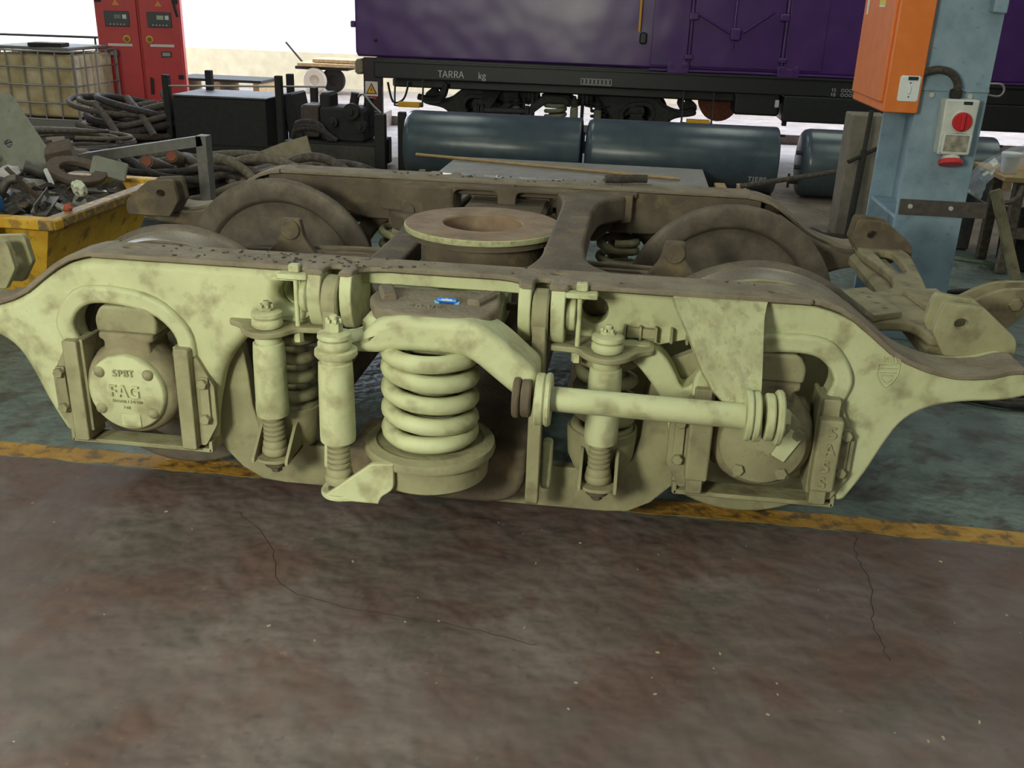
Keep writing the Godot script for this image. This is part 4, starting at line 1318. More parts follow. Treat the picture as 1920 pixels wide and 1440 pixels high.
	var red := plain(c8(158, 92, 72), 0.8)
	for q in [[-3.15, .51, -3.3], [-3.0, .545, -3.42]]:
		o = thing("conveyor_roller", "short roller with a faded red end cap, %s of the pair under the grey frame" % ["left" if q[0] < -3.1 else "right"], "roller", Vector3(q[0], 0, q[2]), 0, "rollers under the grey frame")
		g3 = wg(o)
		g3.bar(Vector3(q[0], q[1] - .14, q[2] - .40), Vector3(q[0], q[1], q[2]), .055, 18)
		part(o, "barrel", g3, MT.cable[2])
		g3 = wg(o)
		g3.disc(Vector3(q[0], q[1] - .003, q[2] - .002), Vector3(0, .33, .94), .042, .012, 18)
		part(o, "end_cap", g3, red)

func build_left() -> void:
	# ---- yellow skip
	var yel := surface(layered(512, [
		[241, 5, 4, [[0.0, c8(196, 146, 34)], [1.0, c8(220, 176, 56)]]],
		[242, 5, 5, [[0.0, c8(120, 94, 60, 190)], [0.26, c8(128, 98, 60, 120)], [0.36, c8(136, 104, 60, 0)], [1.0, c8(136, 104, 60, 0)]]],
		[243, 24, 4, [[0.0, c8(96, 74, 54, 170)], [0.18, c8(100, 78, 56, 80)], [0.26, c8(104, 80, 58, 0)], [1.0, c8(104, 80, 58, 0)]]]]), 0.8, 0.65)
	var worn := surface(layered(256, [
		[244, 5, 4, [[0.0, c8(112, 92, 62)], [1.0, c8(146, 122, 84)]]],
		[245, 9, 4, [[0.0, c8(190, 146, 50, 0)], [0.55, c8(190, 146, 50, 0)], [0.68, c8(196, 150, 52, 220)], [1.0, c8(200, 154, 54, 230)]]]]), 0.6, 0.6, 0.2)
	var o := thing("scrap_skip", "battered yellow steel skip full of scrap at the left behind the bogie", "skip", Vector3(-3.3, 0, -1.4))
	var top := [Vector3(-4.3, .6, -.80), Vector3(-2.42, .6, -.80), Vector3(-2.42, .6, -2.0), Vector3(-4.3, .6, -2.0)]
	var bot := [Vector3(-4.1, .05, -.95), Vector3(-2.62, .05, -.95), Vector3(-2.62, .05, -1.85), Vector3(-4.1, .05, -1.85)]
	var outs := [Vector3(0, 0, 1), Vector3(1, 0, 0), Vector3(0, 0, -1), Vector3(-1, 0, 0)]
	for i in 4:
		var j := (i + 1) % 4
		var g := wg(o)
		var t: Vector3 = outs[i] * -.02
		g.flat(top[i], top[j], bot[j], bot[i], outs[i])
		g.flat(top[i] + t, top[j] + t, bot[j] + t, bot[i] + t, -outs[i])
		part(o, "side_wall", g, yel)
		g = wg(o)
		var mid: Vector3 = (top[i] + top[j]) / 2
		var len: float = top[i].distance_to(top[j])
		g.box(mid + outs[i] * .03, Vector3(len + .16 if i % 2 == 0 else .09, .055, .09 if i % 2 == 0 else len + .16), .008)
		part(o, "rim", g, worn if i == 1 else yel)
	one(o, "floor_plate", yel, Vector3(-3.36, .04, -1.4), Vector3(1.5, .03, .92))
	var g := wg(o)
	g.ext(rp([-2.92, .50, 0, -2.66, .50, 0, -2.66, .72, .08, -2.72, .80, .06, -2.86, .80, .06, -2.92, .72, .06]), -.74, -.70, .006, [circ(Vector2(-2.79, .70), .03, 12)])
	part(o, "lifting_lug", g, yel)
	g = wg(o)
	g.disc(Vector3(-2.70, .52, -.70), Vector3.BACK, .04, .03, 16)
	part(o, "lug_pin", g, worn)
	# ---- scrap in it
	g = Geo.new()
	var f := FastNoiseLite.new()
	f.seed = 3
	f.frequency = 2.6
	var hf := func(x: float, z: float) -> float:
		return .56 + .16 * exp(-pow((x + 3.4) / .5, 2) - pow((z + 1.5) / .5, 2)) + f.get_noise_2d(x * 1.5, z * 1.5) * .09
	var nx := 44
	var nz := 30
	for i in nx:
		for k in nz:
			var xs := [-4.27 + 1.83 * i / nx, -4.27 + 1.83 * (i + 1) / nx]
			var zs := [-1.98 + 1.16 * k / nz, -1.98 + 1.16 * (k + 1) / nz]
			g.flat(Vector3(xs[0], hf.call(xs[0], zs[0]), zs[0]), Vector3(xs[1], hf.call(xs[1], zs[0]), zs[0]), Vector3(xs[1], hf.call(xs[1], zs[1]), zs[1]), Vector3(xs[0], hf.call(xs[0], zs[1]), zs[1]), Vector3.UP)
	var heap := single("scrap_swarf", g, surface(layered(256, [
		[251, 8, 4, [[0.0, c8(40, 38, 38)], [0.5, c8(64, 60, 58)], [1.0, c8(92, 84, 78)]]],
		[252, 20, 3, [[0.0, c8(110, 84, 62, 0)], [0.62, c8(110, 84, 62, 0)], [0.8, c8(120, 92, 68, 220)], [1.0, c8(150, 140, 126, 230)]]]]), 0.4, 0.7, 0.2, bump(34, 30, 4, 2.0), 1.0), "dark mixed swarf and fine scrap filling the yellow skip", "scrap")
	heap.set_meta("kind", "stuff")
	var rs := RandomNumberGenerator.new()
	rs.seed = 61
	for kind in 3:
		g = Geo.new()
		for i in 60:
			var x := rs.randf_range(-3.9, -2.5)
			var z := rs.randf_range(-1.9, -.9)
			var s := rs.randf_range(.03, .10)
			g.box(Vector3(x, hf.call(x, z) + .015, z), Vector3(s * rs.randf_range(.5, 2.2), s * rs.randf_range(.1, .5), s * rs.randf_range(.3, 1.2)), .002, Basis.from_euler(Vector3(rs.randf_range(-.6, .6), rs.randf() * TAU, rs.randf_range(-.6, .6))))
		var lit := single(["scrap_offcuts", "scrap_turnings", "scrap_trimmings"][kind], g, [MT.cable[1], MT.grime, surface(noise_image(128, 257, 8, 3, [[0.0, c8(120, 116, 112)], [1.0, c8(168, 162, 156)]]), 0.3, 0.5)][kind], ["dark offcuts strewn over the scrap in the yellow skip", "brown trimmings strewn over the scrap in the yellow skip", "pale grey trimmings strewn over the scrap in the yellow skip"][kind], "scrap")
		lit.set_meta("kind", "stuff")
	var rust := surface(noise_image(256, 253, 8, 4, [[0.0, c8(76, 63, 56)], [1.0, c8(100, 85, 75)]]), 0.4, 0.85)
	var olive := surface(layered(256, [[254, 5, 4, [[0.0, c8(112, 112, 102)], [1.0, c8(134, 134, 122)]]], [255, 14, 4, [[0.0, c8(86, 78, 66, 190)], [0.28, c8(90, 80, 68, 0)], [1.0, c8(90, 80, 68, 0)]]]]), 0.6, 0.7)
	var steel := surface(noise_image(256, 256, 8, 4, [[0.0, c8(84, 82, 80)], [1.0, c8(118, 114, 110)]]), 0.5, 0.5, 0.4)
	var rag := plain(c8(186, 182, 186), 0.9)
	g = Geo.new()
	g.xf = Transform3D(Basis.from_euler(Vector3(-.35, .25, 0)), Vector3(-3.22, .50, -1.78))
	g.ext(rp([-.50, .05, 0, -.12, .66, .02, -.04, .65, .02, .18, .30, .03, .30, .14, .02, .30, .05, .05, .10, -.02, .05]), -.012, .012, .004, [circ(Vector2(-.06, .34), .025, 10)])
	single("steel_plate", g, olive, "large olive-grey triangular steel plate standing up out of the skip", "steel plate")
	var bits := [
		["rusty_block", rust, "rust-brown block on top of the scrap beside the grey frame", "scrap block", Vector3(-3.02, .74, -1.95), Vector3(.18, .16, .16), Vector3(.3, .5, .2)],
		["flat_bar", steel, "grey flat bar lying across the front of the scrap", "steel bar", Vector3(-2.98, .665, -1.0), Vector3(.42, .035, .07), Vector3(.1, .35, .1)],
		["bent_strip", steel, "upright bent grey strip near the front rim of the skip", "steel strip", Vector3(-2.78, .67, -.98), Vector3(.06, .24, .02), Vector3(.1, .2, -.35)],
		["thin_rod", rust, "thin dark rod leaning down towards the skip rim", "rod", Vector3(-2.72, .68, -1.15), Vector3(.025, .36, .025), Vector3(.5, 0, .45)],
		["pale_offcut", olive, "pale green-grey sheet offcut behind the skip's right corner", "sheet offcut", Vector3(-2.66, .70, -1.88), Vector3(.22, .02, .14), Vector3(.7, .2, -.4)],
		["blue_scrap", plain(c8(40, 110, 172), 0.6), "small bright blue piece of plastic at the skip's front rim", "plastic piece", Vector3(-2.79, .655, -.90), Vector3(.10, .08, .05), Vector3(.1, .1, 0)],
		["white_rag", rag, "crumpled white rag on the scrap below the olive plate", "rag", Vector3(-3.0, .735, -1.40), Vector3(.13, .08, .10), Vector3(.4, .6, .2)],
		["paper_cup", plain(c8(206, 208, 190), 0.8), "crushed pale paper cup on the scrap near the right rim", "paper cup", Vector3(-2.60, .66, -1.42), Vector3(.08, .10, .08), Vector3(.3, .2, .5)],
		["glass_shard", plain(c8(214, 216, 222), 0.2), "bright white shard standing in the middle of the scrap", "shard", Vector3(-2.83, .70, -1.5), Vector3(.03, .11, .01), Vector3(0, .3, .3)],
		["cardboard_scrap", plain(c8(168, 152, 128), 0.9), "torn beige cardboard at the left end of the scrap", "cardboard", Vector3(-3.25, .72, -1.0), Vector3(.30, .03, .12), Vector3(.3, .2, .05)],
		["grey_tube", steel, "short grey tube end beside the rusty block", "tube", Vector3(-3.02, .70, -1.70), Vector3(.08, .16, .08), Vector3(.9, 0, .9)],
		["angle_iron", steel, "brown angle iron leaning on the scrap at the rim's middle", "angle iron", Vector3(-2.62, .64, -1.12), Vector3(.05, .05, .26), Vector3(.15, .3, 0)],
		["orange_cap", plain(c8(172, 84, 64), 0.7), "small orange-red cap stuck on the skip's right rim", "cap", Vector3(-2.41, .645, -.98), Vector3(.05, .05, .05), Vector3(0, .4, 0)]]
	for b in bits:
		g = Geo.new()
		g.xf = Transform3D(Basis.from_euler(b[6]), b[4])
		if b[0] == "white_rag" or b[0] == "paper_cup" or b[0] == "orange_cap":
			var rr := RandomNumberGenerator.new()
			rr.seed = hash(b[0])
			var ring := []
			for i in 7:
				var row := []
				for k in 12:
					var a := TAU * k / 12
					var ph := PI * i / 6 - PI / 2
					row.append(Vector3(cos(a) * cos(ph), sin(ph), sin(a) * cos(ph)) * b[5] * .5 * rr.randf_range(.7, 1.15))
				ring.append(row)
			for i in 6:
				for k in 12:
					g.flat(ring[i][k], ring[i][(k + 1) % 12], ring[i + 1][(k + 1) % 12], ring[i + 1][k], ring[i][k] + ring[i + 1][k])
		elif b[0] == "grey_tube" or b[0] == "thin_rod":
			g.bar(Vector3(0, -b[5].y / 2, 0), Vector3(0, b[5].y / 2, 0), b[5].x / 2, 12)
		elif b[0] == "angle_iron":
			g.ext(pv([-.03, -.03, .03, -.03, .03, -.024, -.024, -.024, -.024, .03, -.03, .03]), -.15, .15)
		elif b[0] == "bent_strip":
			g.tube(cat([Vector3(.05, .14, 0), Vector3(0, .10, 0), Vector3(-.02, -.02, .01), Vector3(-.05, -.14, 0)], 4), .024, 4)
		else:
			g.ext(rp([-b[5].x / 2, -b[5].y / 2, .01, b[5].x / 2, -b[5].y * .42, .01, b[5].x * .46, b[5].y / 2, .01, -b[5].x * .4, b[5].y * .46, .01], 2), -b[5].z / 2, b[5].z / 2, .003)
		single(b[0], g, b[1], b[2], b[3])
	g = Geo.new()
	g.xf = Transform3D(Basis.from_euler(Vector3(.25, .3, -.25)), Vector3(-2.80, .70, -1.75))
	g.lathe([Vector2(.10, -.015), Vector2(.17, -.015), Vector2(.175, .0), Vector2(.17, .015), Vector2(.10, .015), Vector2(.095, 0), Vector2(.10, -.015)], 28)
	single("steel_ring", g, rust, "rusty flat ring leaning on the scrap under the grey frame", "ring")
	# ---- caged tank
	var amber := surface(layered(256, [[261, 3, 4, [[0.0, c8(176, 154, 112)], [0.5, c8(202, 184, 146)], [1.0, c8(222, 208, 178)]]]]), 1.2, 0.35)
	amber.backlight_enabled = true
	amber.backlight = Color(0.5, 0.42, 0.26)
	var galv := plain(c8(150, 148, 146), 0.4, 0.6)
	o = thing("caged_tank", "amber plastic tank in a square wire cage at the left of the hall", "tank", Vector3(-7.2, 0, -8.85))
	g = wg(o)
	g.ext(rp([-7.76, .14, .05, -6.66, .14, .05, -6.66, .93, .06, -7.76, .93, .06]), -9.35, -8.35, .05)
	part(o, "tank_body", g, amber)
	for i in 6:
		for s in 2:
			g = wg(o)
			var x := -7.78 + 1.14 * i / 5
			var z: float = -8.31 if s == 0 else -9.39
			g.bar(Vector3(x, .12, z), Vector3(x, .97, z), .011, 6)
			part(o, "cage_bar", g, galv)
	for i in 5:
		for s in 2:
			g = wg(o)
			var z := -9.39 + 1.08 * i / 4
			var x: float = -6.62 if s == 0 else -7.80
			g.bar(Vector3(x, .12, z), Vector3(x, .97, z), .011, 6)
			part(o, "cage_bar", g, galv)
	for y in [.12, .33, .55, .77, .97]:
		g = wg(o)
		g.tube(PackedVector3Array([Vector3(-7.8, y, -8.31), Vector3(-6.62, y, -8.31), Vector3(-6.62, y, -9.39), Vector3(-7.8, y, -9.39), Vector3(-7.8, y, -8.31)]), .013, 6)
		part(o, "cage_hoop", g, galv)
	one(o, "pallet_base", galv, Vector3(-7.2, .06, -8.85), Vector3(1.2, .11, 1.1), .01)
	one(o, "cover_sheet", plain(c8(120, 116, 116), 0.7), Vector3(-7.25, 1.0, -8.85), Vector3(1.1, .04, 1.0), .01)
	g = Geo.new()
	g.box(Vector3(-7.05, 1.045, -8.5), Vector3(.42, .05, .3), .008, Basis(Vector3.UP, .2))
	single("dark_slab", g, MT.dark, "flat dark slab lying on top of the caged tank", "slab")
	# ---- red cabinet
	var redp := surface(noise_image(256, 271, 4, 3, [[0.0, c8(180, 36, 44)], [1.0, c8(192, 44, 50)]]), 1.0, 0.4)
	o = thing("control_cabinet", "tall red two-door generator control cabinet with two display panels", "cabinet", Vector3(-6.45, 0, -9.85))
	var cab := one(o, "case", redp, Vector3(-6.45, 1.0, -9.90), Vector3(1.12, 2.0, .5), .012)
	for s in 2:
		var x := -6.73 + s * .555
		var door := one(o, "door", redp, Vector3(x, 1.0, -9.635), Vector3(.53, 1.9, .04), .010)
		sub(door, o, "display_panel", plain(c8(44, 48, 58), 0.4), Vector3(x + .0, 1.36, -9.607), Vector3(.32, .20, .02), .006)
		sub(door, o, "screen", plain(c8(150, 166, 130) if s == 1 else c8(96, 104, 108), 0.3), Vector3(x + .01, 1.39, -9.595), Vector3(.09, .055, .006), .001)
		sub(door, o, "screen_label", plain(c8(206, 210, 212), 0.5), Vector3(x + .10, 1.39, -9.595), Vector3(.05, .055, .006), .001)
		for k in 5:
			sub(door, o, "panel_button", plain(c8(176, 180, 182), 0.5), Vector3(x - .09 + k * .045, 1.29, -9.595), Vector3(.018, .018, .006), .002)
		sub(door, o, "label_strip", plain(c8(216, 206, 206), 0.6), Vector3(x + .005, 1.02, -9.61), Vector3(.32, .035, .006), .001)
		sub(door, o, "meter", plain(c8(60, 60, 66), 0.5), Vector3(x + (-.09 if s == 0 else .05), .905, -9.605), Vector3(.14, .075, .02), .004)
		sub(door, o, "meter_face", plain(c8(150, 150, 146), 0.4), Vector3(x + (-.09 if s == 0 else .05), .905, -9.593), Vector3(.10, .045, .006), .001)
		g = wg(o)
		g.disc(Vector3(x + (.10 if s == 0 else -.155), 1.10, -9.615), Vector3.BACK, .05, .02, 20)
		part(door, "emergency_collar", g, plain(c8(206, 176, 60), 0.5))
		g = wg(o)
		g.disc(Vector3(x + (.10 if s == 0 else -.155), 1.10, -9.597), Vector3.BACK, .03, .02, 16)
		part(door, "emergency_button", g, plain(c8(140, 84, 40), 0.5))
		g = wg(o)
		g.ext(pv([x - .05, 1.535, x + .05, 1.535, x, 1.61]), -9.614, -9.610)
		part(door, "warning_triangle", g, plain(c8(220, 130, 60), 0.5))
		for y in [1.60, .60]:
			sub(door, o, "hinge", MT.dark, Vector3(x + (-.225 if s == 0 else .225), y, -9.605), Vector3(.08, .06, .03), .006)
	g = wg(o)
	g.ext(rp([-6.38, .36, .02, -6.34, .36, .02, -6.33, .58, .02, -6.37, .60, .02]), -9.60, -9.56, .006)
	part(o, "door_handle", g, MT.dark)
	o.rotation.y = .38
	# ---- black skid case with posts
	var blk := surface(noise_image(256, 281, 8, 4, [[0.0, c8(26, 25, 28)], [1.0, c8(42, 40, 42)]]), 0.6, 0.75)
	o = thing("transformer_case", "black steel case with corner posts standing behind the hose heap", "machine case", Vector3(-4.15, 0, -7.2))
	one(o, "case", blk, Vector3(-4.1, .36, -7.25), Vector3(1.10, .54, .7), .012)
	one(o, "lid", surface(noise_image(256, 282, 10, 4, [[0.0, c8(60, 58, 60)], [1.0, c8(90, 86, 86)]]), 0.5, 0.6), Vector3(-4.1, .645, -7.3), Vector3(1.12, .02, .8), .004)
	for q in [[-4.74, .86, -6.98], [-4.50, .88, -7.6], [-3.50, .88, -7.6], [-3.42, .90, -7.0]]:
		one(o, "corner_post", blk, Vector3(q[0], q[1] / 2, q[2]), Vector3(.075, q[1], .08), .006)
	one(o, "base_rail", blk, Vector3(-4.08, .07, -6.95), Vector3(1.45, .12, .1), .006)
	one(o, "side_panel", blk, Vector3(-3.33, .40, -7.35), Vector3(.14, .60, .5), .02, Basis(Vector3.BACK, .18))
	g = wg(o)
	g.bar(Vector3(-4.74, .74, -6.95), Vector3(-3.0, .77, -7.4), .012, 6)
	part(o, "top_rod", g, galv)
	# ---- engine on its skid
	o = thing("engine_skid", "dark oily engine unit on a channel skid beside the leftmost cylinder", "engine", Vector3(-2.55, 0, -6.5))
	one(o, "skid_beam", surface(noise_image(256, 283, 8, 4, [[0.0, c8(50, 48, 46)], [1.0, c8(74, 70, 66)]]), 0.6, 0.7), Vector3(-2.62, .15, -6.3), Vector3(1.0, .26, .12), .008)
	one(o, "skid_beam", blk, Vector3(-2.62, .15, -6.9), Vector3(1.0, .26, .12), .008)
	one(o, "skid_top", blk, Vector3(-2.62, .29, -6.6), Vector3(1.0, .02, .7), .004)
	for q in [[-2.06, .62, -6.25, .11], [-1.90, .62, -6.55, .08], [-2.98, .80, -6.9, .07]]:
		one(o, "corner_post", blk, Vector3(q[0], q[1] / 2, q[2]), Vector3(q[3], q[1], .09), .006)
	one(o, "engine_block", blk, Vector3(-2.52, .47, -6.6), Vector3(.50, .36, .42), .03)
	one(o, "gearbox", surface(noise_image(256, 284, 8, 4, [[0.0, c8(66, 54, 52)], [1.0, c8(88, 72, 66)]]), 0.5, 0.7), Vector3(-2.88, .49, -6.6), Vector3(.20, .34, .36), .02)
	one(o, "rocker_cover", blk, Vector3(-2.72, .70, -6.6), Vector3(.13, .18, .3), .03)
	for q in [[-2.40, .62, .085], [-2.30, .47, .06], [-2.60, .50, .05]]:
		g = wg(o)
		g.disc(Vector3(q[0], q[1], -6.42), Vector3.BACK, q[2], .10, 20)
		g.disc(Vector3(q[0], q[1], -6.33), Vector3.BACK, q[2] * .4, .05, 14)
		part(o, "pulley", g, blk)
	for q in [[-2.45, .74], [-2.30, .70], [-2.20, .55]]:
		g = wg(o)
		g.bar(Vector3(q[0], q[1] - .12, -6.6), Vector3(q[0] + .03, q[1] + .05, -6.6), .05, 12)
		part(o, "filter_can", g, blk)
	g = wg(o)
	g.tube(cat([Vector3(-2.36, .76, -6.5), Vector3(-2.28, .80, -6.4), Vector3(-2.15, .70, -6.3), Vector3(-2.05, .63, -6.25)], 5), .012, 6)
	part(o, "fuel_pipe", g, galv)
	for i in 3:
		g = wg(o)
		g.tube(cat([Vector3(-3.05 + i * .05, .32, -6.35), Vector3(-2.98, .42 + i * .03, -6.3), Vector3(-2.75, .43 + i * .03, -6.28), Vector3(-2.55 - i * .04, .32, -6.3)], 5), .03, 8)
		part(o, "oil_hose", g, MT.cable[1])
	# ---- things across the yard
	o = thing("hand_trolley", "flat wooden trolley with pale wheels by the yard wall", "trolley", Vector3(-5.8, -.1, -16.0))
	one(o, "deck", MT.timber, Vector3(-5.55, .46, -16.0), Vector3(1.3, .07, .8), .01)
	one(o, "load_plank", MT.timber, Vector3(-5.35, .54, -16.0), Vector3(1.1, .07, .7), .01)
	one(o, "chassis", MT.dark, Vector3(-5.75, .39, -16.0), Vector3(1.1, .06, .5), .01)
	for q in [[-5.86, -15.65, 0], [-5.55, -15.9, 1]]:
		g = wg(o)
		lathe_at(g, Vector3(q[0], .16, q[1]), Vector3.BACK, [Vector2(0, -.03), Vector2(.10, -.03), Vector2(.11, -.045), Vector2(.22, -.045), Vector2(.245, -.02), Vector2(.245, .02), Vector2(.22, .045), Vector2(.11, .045), Vector2(.10, .02), Vector2(0, .03)], 28)
		part(o, "wheel", g, plain(c8(196, 184, 164), 0.8) if q[2] == 0 else MT.dark)
	g = wg(o)
	g.bar(Vector3(-6.2, .46, -16.0), Vector3(-6.55, .85, -16.0), .02, 8)
	part(o, "draw_handle", g, MT.dark)
	o = thing("timber_pallet", "low dark pallet lying in the bright yard behind the black case", "pallet", Vector3(-7.0, -.1, -14.2))
	one(o, "top_board", MT.dark, Vector3(-7.1, .24, -14.2), Vector3(1.7, .05, .9), .008)
	for x in [-7.85, -7.1, -6.35]:
		one(o, "bearer", MT.timber, Vector3(x, .07, -14.2), Vector3(.12, .30, .9), .008)
	g = Geo.new()
	g.bar(Vector3(-12.5, .88, -13.8), Vector3(-9.3, .90, -13.8), .022, 8)
	g.bar(Vector3(-12.4, -.1, -13.8), Vector3(-12.4, .90, -13.8), .035, 8)
	g.bar(Vector3(-9.4, -.1, -13.8), Vector3(-9.4, .90, -13.8), .02, 8)
	single("yard_railing", g, MT.dark, "dark horizontal railing at the edge of the bright yard above the caged tank", "railing")
	g = Geo.new()
	g.tube(cat([Vector3(-4.12, 2.6, -6.0), Vector3(-4.09, 2.0, -6.0), Vector3(-4.10, 1.66, -6.0), Vector3(-4.07, 1.50, -6.0)], 5), .015, 6)
	single("hanging_cable", g, MT.dark, "dark cable end hanging beside the red cabinet", "cable")

func build_right() -> void:
	var blue := surface(layered(512, [
		[301, 4, 4, [[0.0, c8(120, 142, 160)], [0.5, c8(136, 158, 176)], [1.0, c8(150, 170, 186)]]],
		[302, 18, 4, [[0.0, c8(84, 92, 98, 170)], [0.22, c8(92, 100, 106, 0)], [1.0, c8(92, 100, 106, 0)]]]]), 0.8, 0.5)
	var strap := surface(noise_image(256, 303, 8, 4, [[0.0, c8(66, 60, 58)], [1.0, c8(94, 86, 82)]]), 0.5, 0.6)
	var bolt := plain(c8(186, 186, 182), 0.5)
	var o := thing("steel_column", "light blue steel column beside the right end of the bogie", "column", Vector3(2.24, 0, -2.04))
	one(o, "front_flange", blue, Vector3(2.235, 3.5, -1.715), Vector3(.355, 7.0, .03), .004)
	one(o, "back_flange", blue, Vector3(2.235, 3.5, -2.37), Vector3(.355, 7.0, .03), .004)
	one(o, "web", blue, Vector3(2.235, 3.5, -2.04), Vector3(.10, 7.0, .62), .004)
	for y in [.70, 1.9]:
		one(o, "stiffener", blue, Vector3(2.125, y, -2.04), Vector3(.12, .02, .62), .003)
	one(o, "gusset", blue, Vector3(2.11, .52, -1.98), Vector3(.09, .02, .56), .003, Basis(Vector3.RIGHT, -.45))
	one(o, "splice_line", blue, Vector3(2.235, 1.395, -1.697), Vector3(.355, .018, .012), .003)
	for x in [2.125, 2.32]:
		var g := wg(o)
		g.disc(Vector3(x, 1.365, -1.70), Vector3.BACK, .015, .015, 12)
		part(o, "bolt", g, bolt)
	o = thing("steel_strap", "dark steel strap bolted round the blue column and reaching past its right edge", "strap", Vector3(2.3, .735, -1.69))
	one(o, "strap_plate", strap, Vector3(2.295, .77, -1.693), Vector3(.46, .085, .012), .003)
	one(o, "strap_return", strap, Vector3(2.52, .77, -1.86), Vector3(.012, .085, .34), .003)
	for x in [2.12, 2.335]:
		var g := wg(o)
		g.disc(Vector3(x, .775, -1.69), Vector3.BACK, .013, .014, 12)
		part(o, "bolt", g, bolt)
	# orange box
	var orange := surface(noise_image(256, 311, 5, 3, [[0.0, c8(222, 116, 50)], [1.0, c8(232, 130, 62)]]), 0.7, 0.42)
	o = thing("switch_box", "orange electrical box mounted on the left of the blue column", "electrical box", Vector3(1.96, 1.28, -2.03))
	var bx := one(o, "case", orange, Vector3(1.965, 1.78, -2.03), Vector3(.18, 1.02, .80), .008)
	sub(bx, o, "front_cover", orange, Vector3(1.868, 1.80, -2.03), Vector3(.018, .96, .74), .006)
	sub(bx, o, "yellow_label", plain(c8(226, 206, 80), 0.6), Vector3(1.857, 1.845, -1.95), Vector3(.004, .09, .13), .001)
	sub(bx, o, "white_label", plain(c8(226, 224, 220), 0.6), Vector3(1.857, 1.795, -1.95), Vector3(.003, .012, .13), .001)
	sub(bx, o, "white_label", plain(c8(226, 224, 220), 0.6), Vector3(1.857, 1.80, -2.30), Vector3(.004, .10, .035), .001)
	var wh := plain(c8(226, 230, 234), 0.4)
	var sw := one(o, "wall_switch", wh, Vector3(1.99, 1.395, -1.637), Vector3(.11, .135, .03), .010, Basis(), "white switch plate")
	sub(sw, o, "rocker", wh, Vector3(1.99, 1.39, -1.62), Vector3(.015, .04, .012), .003)
	sub(sw, o, "name_tag", plain(c8(34, 44, 42), 0.5), Vector3(2.0, 1.448, -1.62), Vector3(.05, .018, .004), .001)
	for y in [1.425, 1.355]:
		sub(sw, o, "screw", plain(c8(70, 72, 74), 0.4), Vector3(1.99, y, -1.62), Vector3(.007, .007, .004), .001)
	# switched socket
	var pale := surface(noise_image(256, 312, 6, 4, [[0.0, c8(196, 198, 194)], [1.0, c8(216, 218, 214)]]), 0.4, 0.45)
	var redp := plain(c8(196, 40, 48), 0.45)
	o = thing("switched_socket", "pale grey industrial socket with red rotary switch on the blue column", "socket", Vector3(2.265, 1.03, -1.65))
	var g2 := wg(o)
	g2.ext(rp([2.185, 1.07, .012, 2.345, 1.07, .012, 2.35, 1.355, .012, 2.175, 1.355, .012]), -1.70, -1.60, .012)
	var sb := part(o, "case", g2, pale)
	sub(sb, o, "name_tag", plain(c8(40, 46, 44), 0.5), Vector3(2.29, 1.338, -1.598), Vector3(.045, .016, .004), .001)
	sub(sb, o, "lower_cover", pale, Vector3(2.265, 1.13, -1.592), Vector3(.15, .11, .03), .008)
	sub(sb, o, "dirt_panel", surface(noise_image(256, 313, 4, 4, [[0.0, c8(104, 98, 88)], [0.5, c8(150, 144, 132)], [1.0, c8(184, 180, 170)]]), 0.25, 0.6), Vector3(2.262, 1.135, -1.578), Vector3(.12, .085, .006), .002)
	g2 = wg(o)
	g2.disc(Vector3(2.272, 1.245, -1.602), Vector3.BACK, .056, .012, 28)
	part(sb, "switch_collar", g2, pale)
	g2 = wg(o)
	g2.disc(Vector3(2.272, 1.245, -1.592), Vector3.BACK, .049, .018, 28)
	var knob := part(sb, "rotary_switch", g2, redp)
	sub(knob, o, "grip", redp, Vector3(2.272, 1.245, -1.568), Vector3(.022, .085, .022), .006)
	g2 = wg(o)
	lathe_at(g2, Vector3(2.262, 1.075, -1.625), Vector3(0, -1, .35), [Vector2(0, 0), Vector2(.04, 0), Vector2(.046, .02), Vector2(.05, .03), Vector2(.05, .032), Vector2(0, .032)], 24)
	part(sb, "socket_throat", g2, pale)
	g2 = wg(o)
	lathe_at(g2, Vector3(2.262, 1.046, -1.614), Vector3(0, -1, .35), [Vector2(0, 0), Vector2(.056, 0), Vector2(.06, .005), Vector2(.06, .024), Vector2(.056, .028), Vector2(0, .03)], 26)
	part(sb, "socket_cap", g2, redp)
	g2 = Geo.new()
	g2.tube(cat([Vector3(2.05, 1.475, -1.66), Vector3(2.12, 1.495, -1.65), Vector3(2.19, 1.48, -1.65), Vector3(2.232, 1.43, -1.65), Vector3(2.235, 1.372, -1.65)], 6), .02, 12)
	single("power_cable", g2, MT.rubber, "thick black cable looping from the orange box to the pale socket", "cable")
	g2 = Geo.new()
	g2.box(Vector3(2.235, 1.378, -1.655), Vector3(.055, .05, .05), .008)
	single("cable_gland", g2, MT.dark, "dark gland where the cable enters the pale socket", "cable gland")
	g2 = Geo.new()
	g2.ext(rp([2.33, 1.78, .01, 2.40, 1.775, .01, 2.40, 2.2, .01, 2.33, 2.2, .01]), -1.70, -1.63, .008)
	single("junction_box", g2, blue, "small blue box high at the right edge of the column", "junction box")
	g2 = Geo.new()
	g2.tube(cat([Vector3(2.42, 1.43, -1.74), Vector3(2.48, 1.43, -1.74), Vector3(2.50, 1.40, -1.74), Vector3(2.48, 1.37, -1.74), Vector3(2.42, 1.375, -1.74)], 5), .006, 6)
	single("wire_hook", g2, galvanised(), "bent wire hook at the right edge of the column", "hook")
	# concrete post with tools
	g2 = Geo.new()
	g2.box(Vector3(2.45, .50, -4.55), Vector3(.28, 1.0, .30), .01)
	single("concrete_post", g2, surface(noise_image(256, 321, 5, 4, [[0.0, c8(112, 104, 94)], [1.0, c8(136, 128, 116)]]), 0.8, 0.85), "square grey-brown post standing behind the blue column", "post")
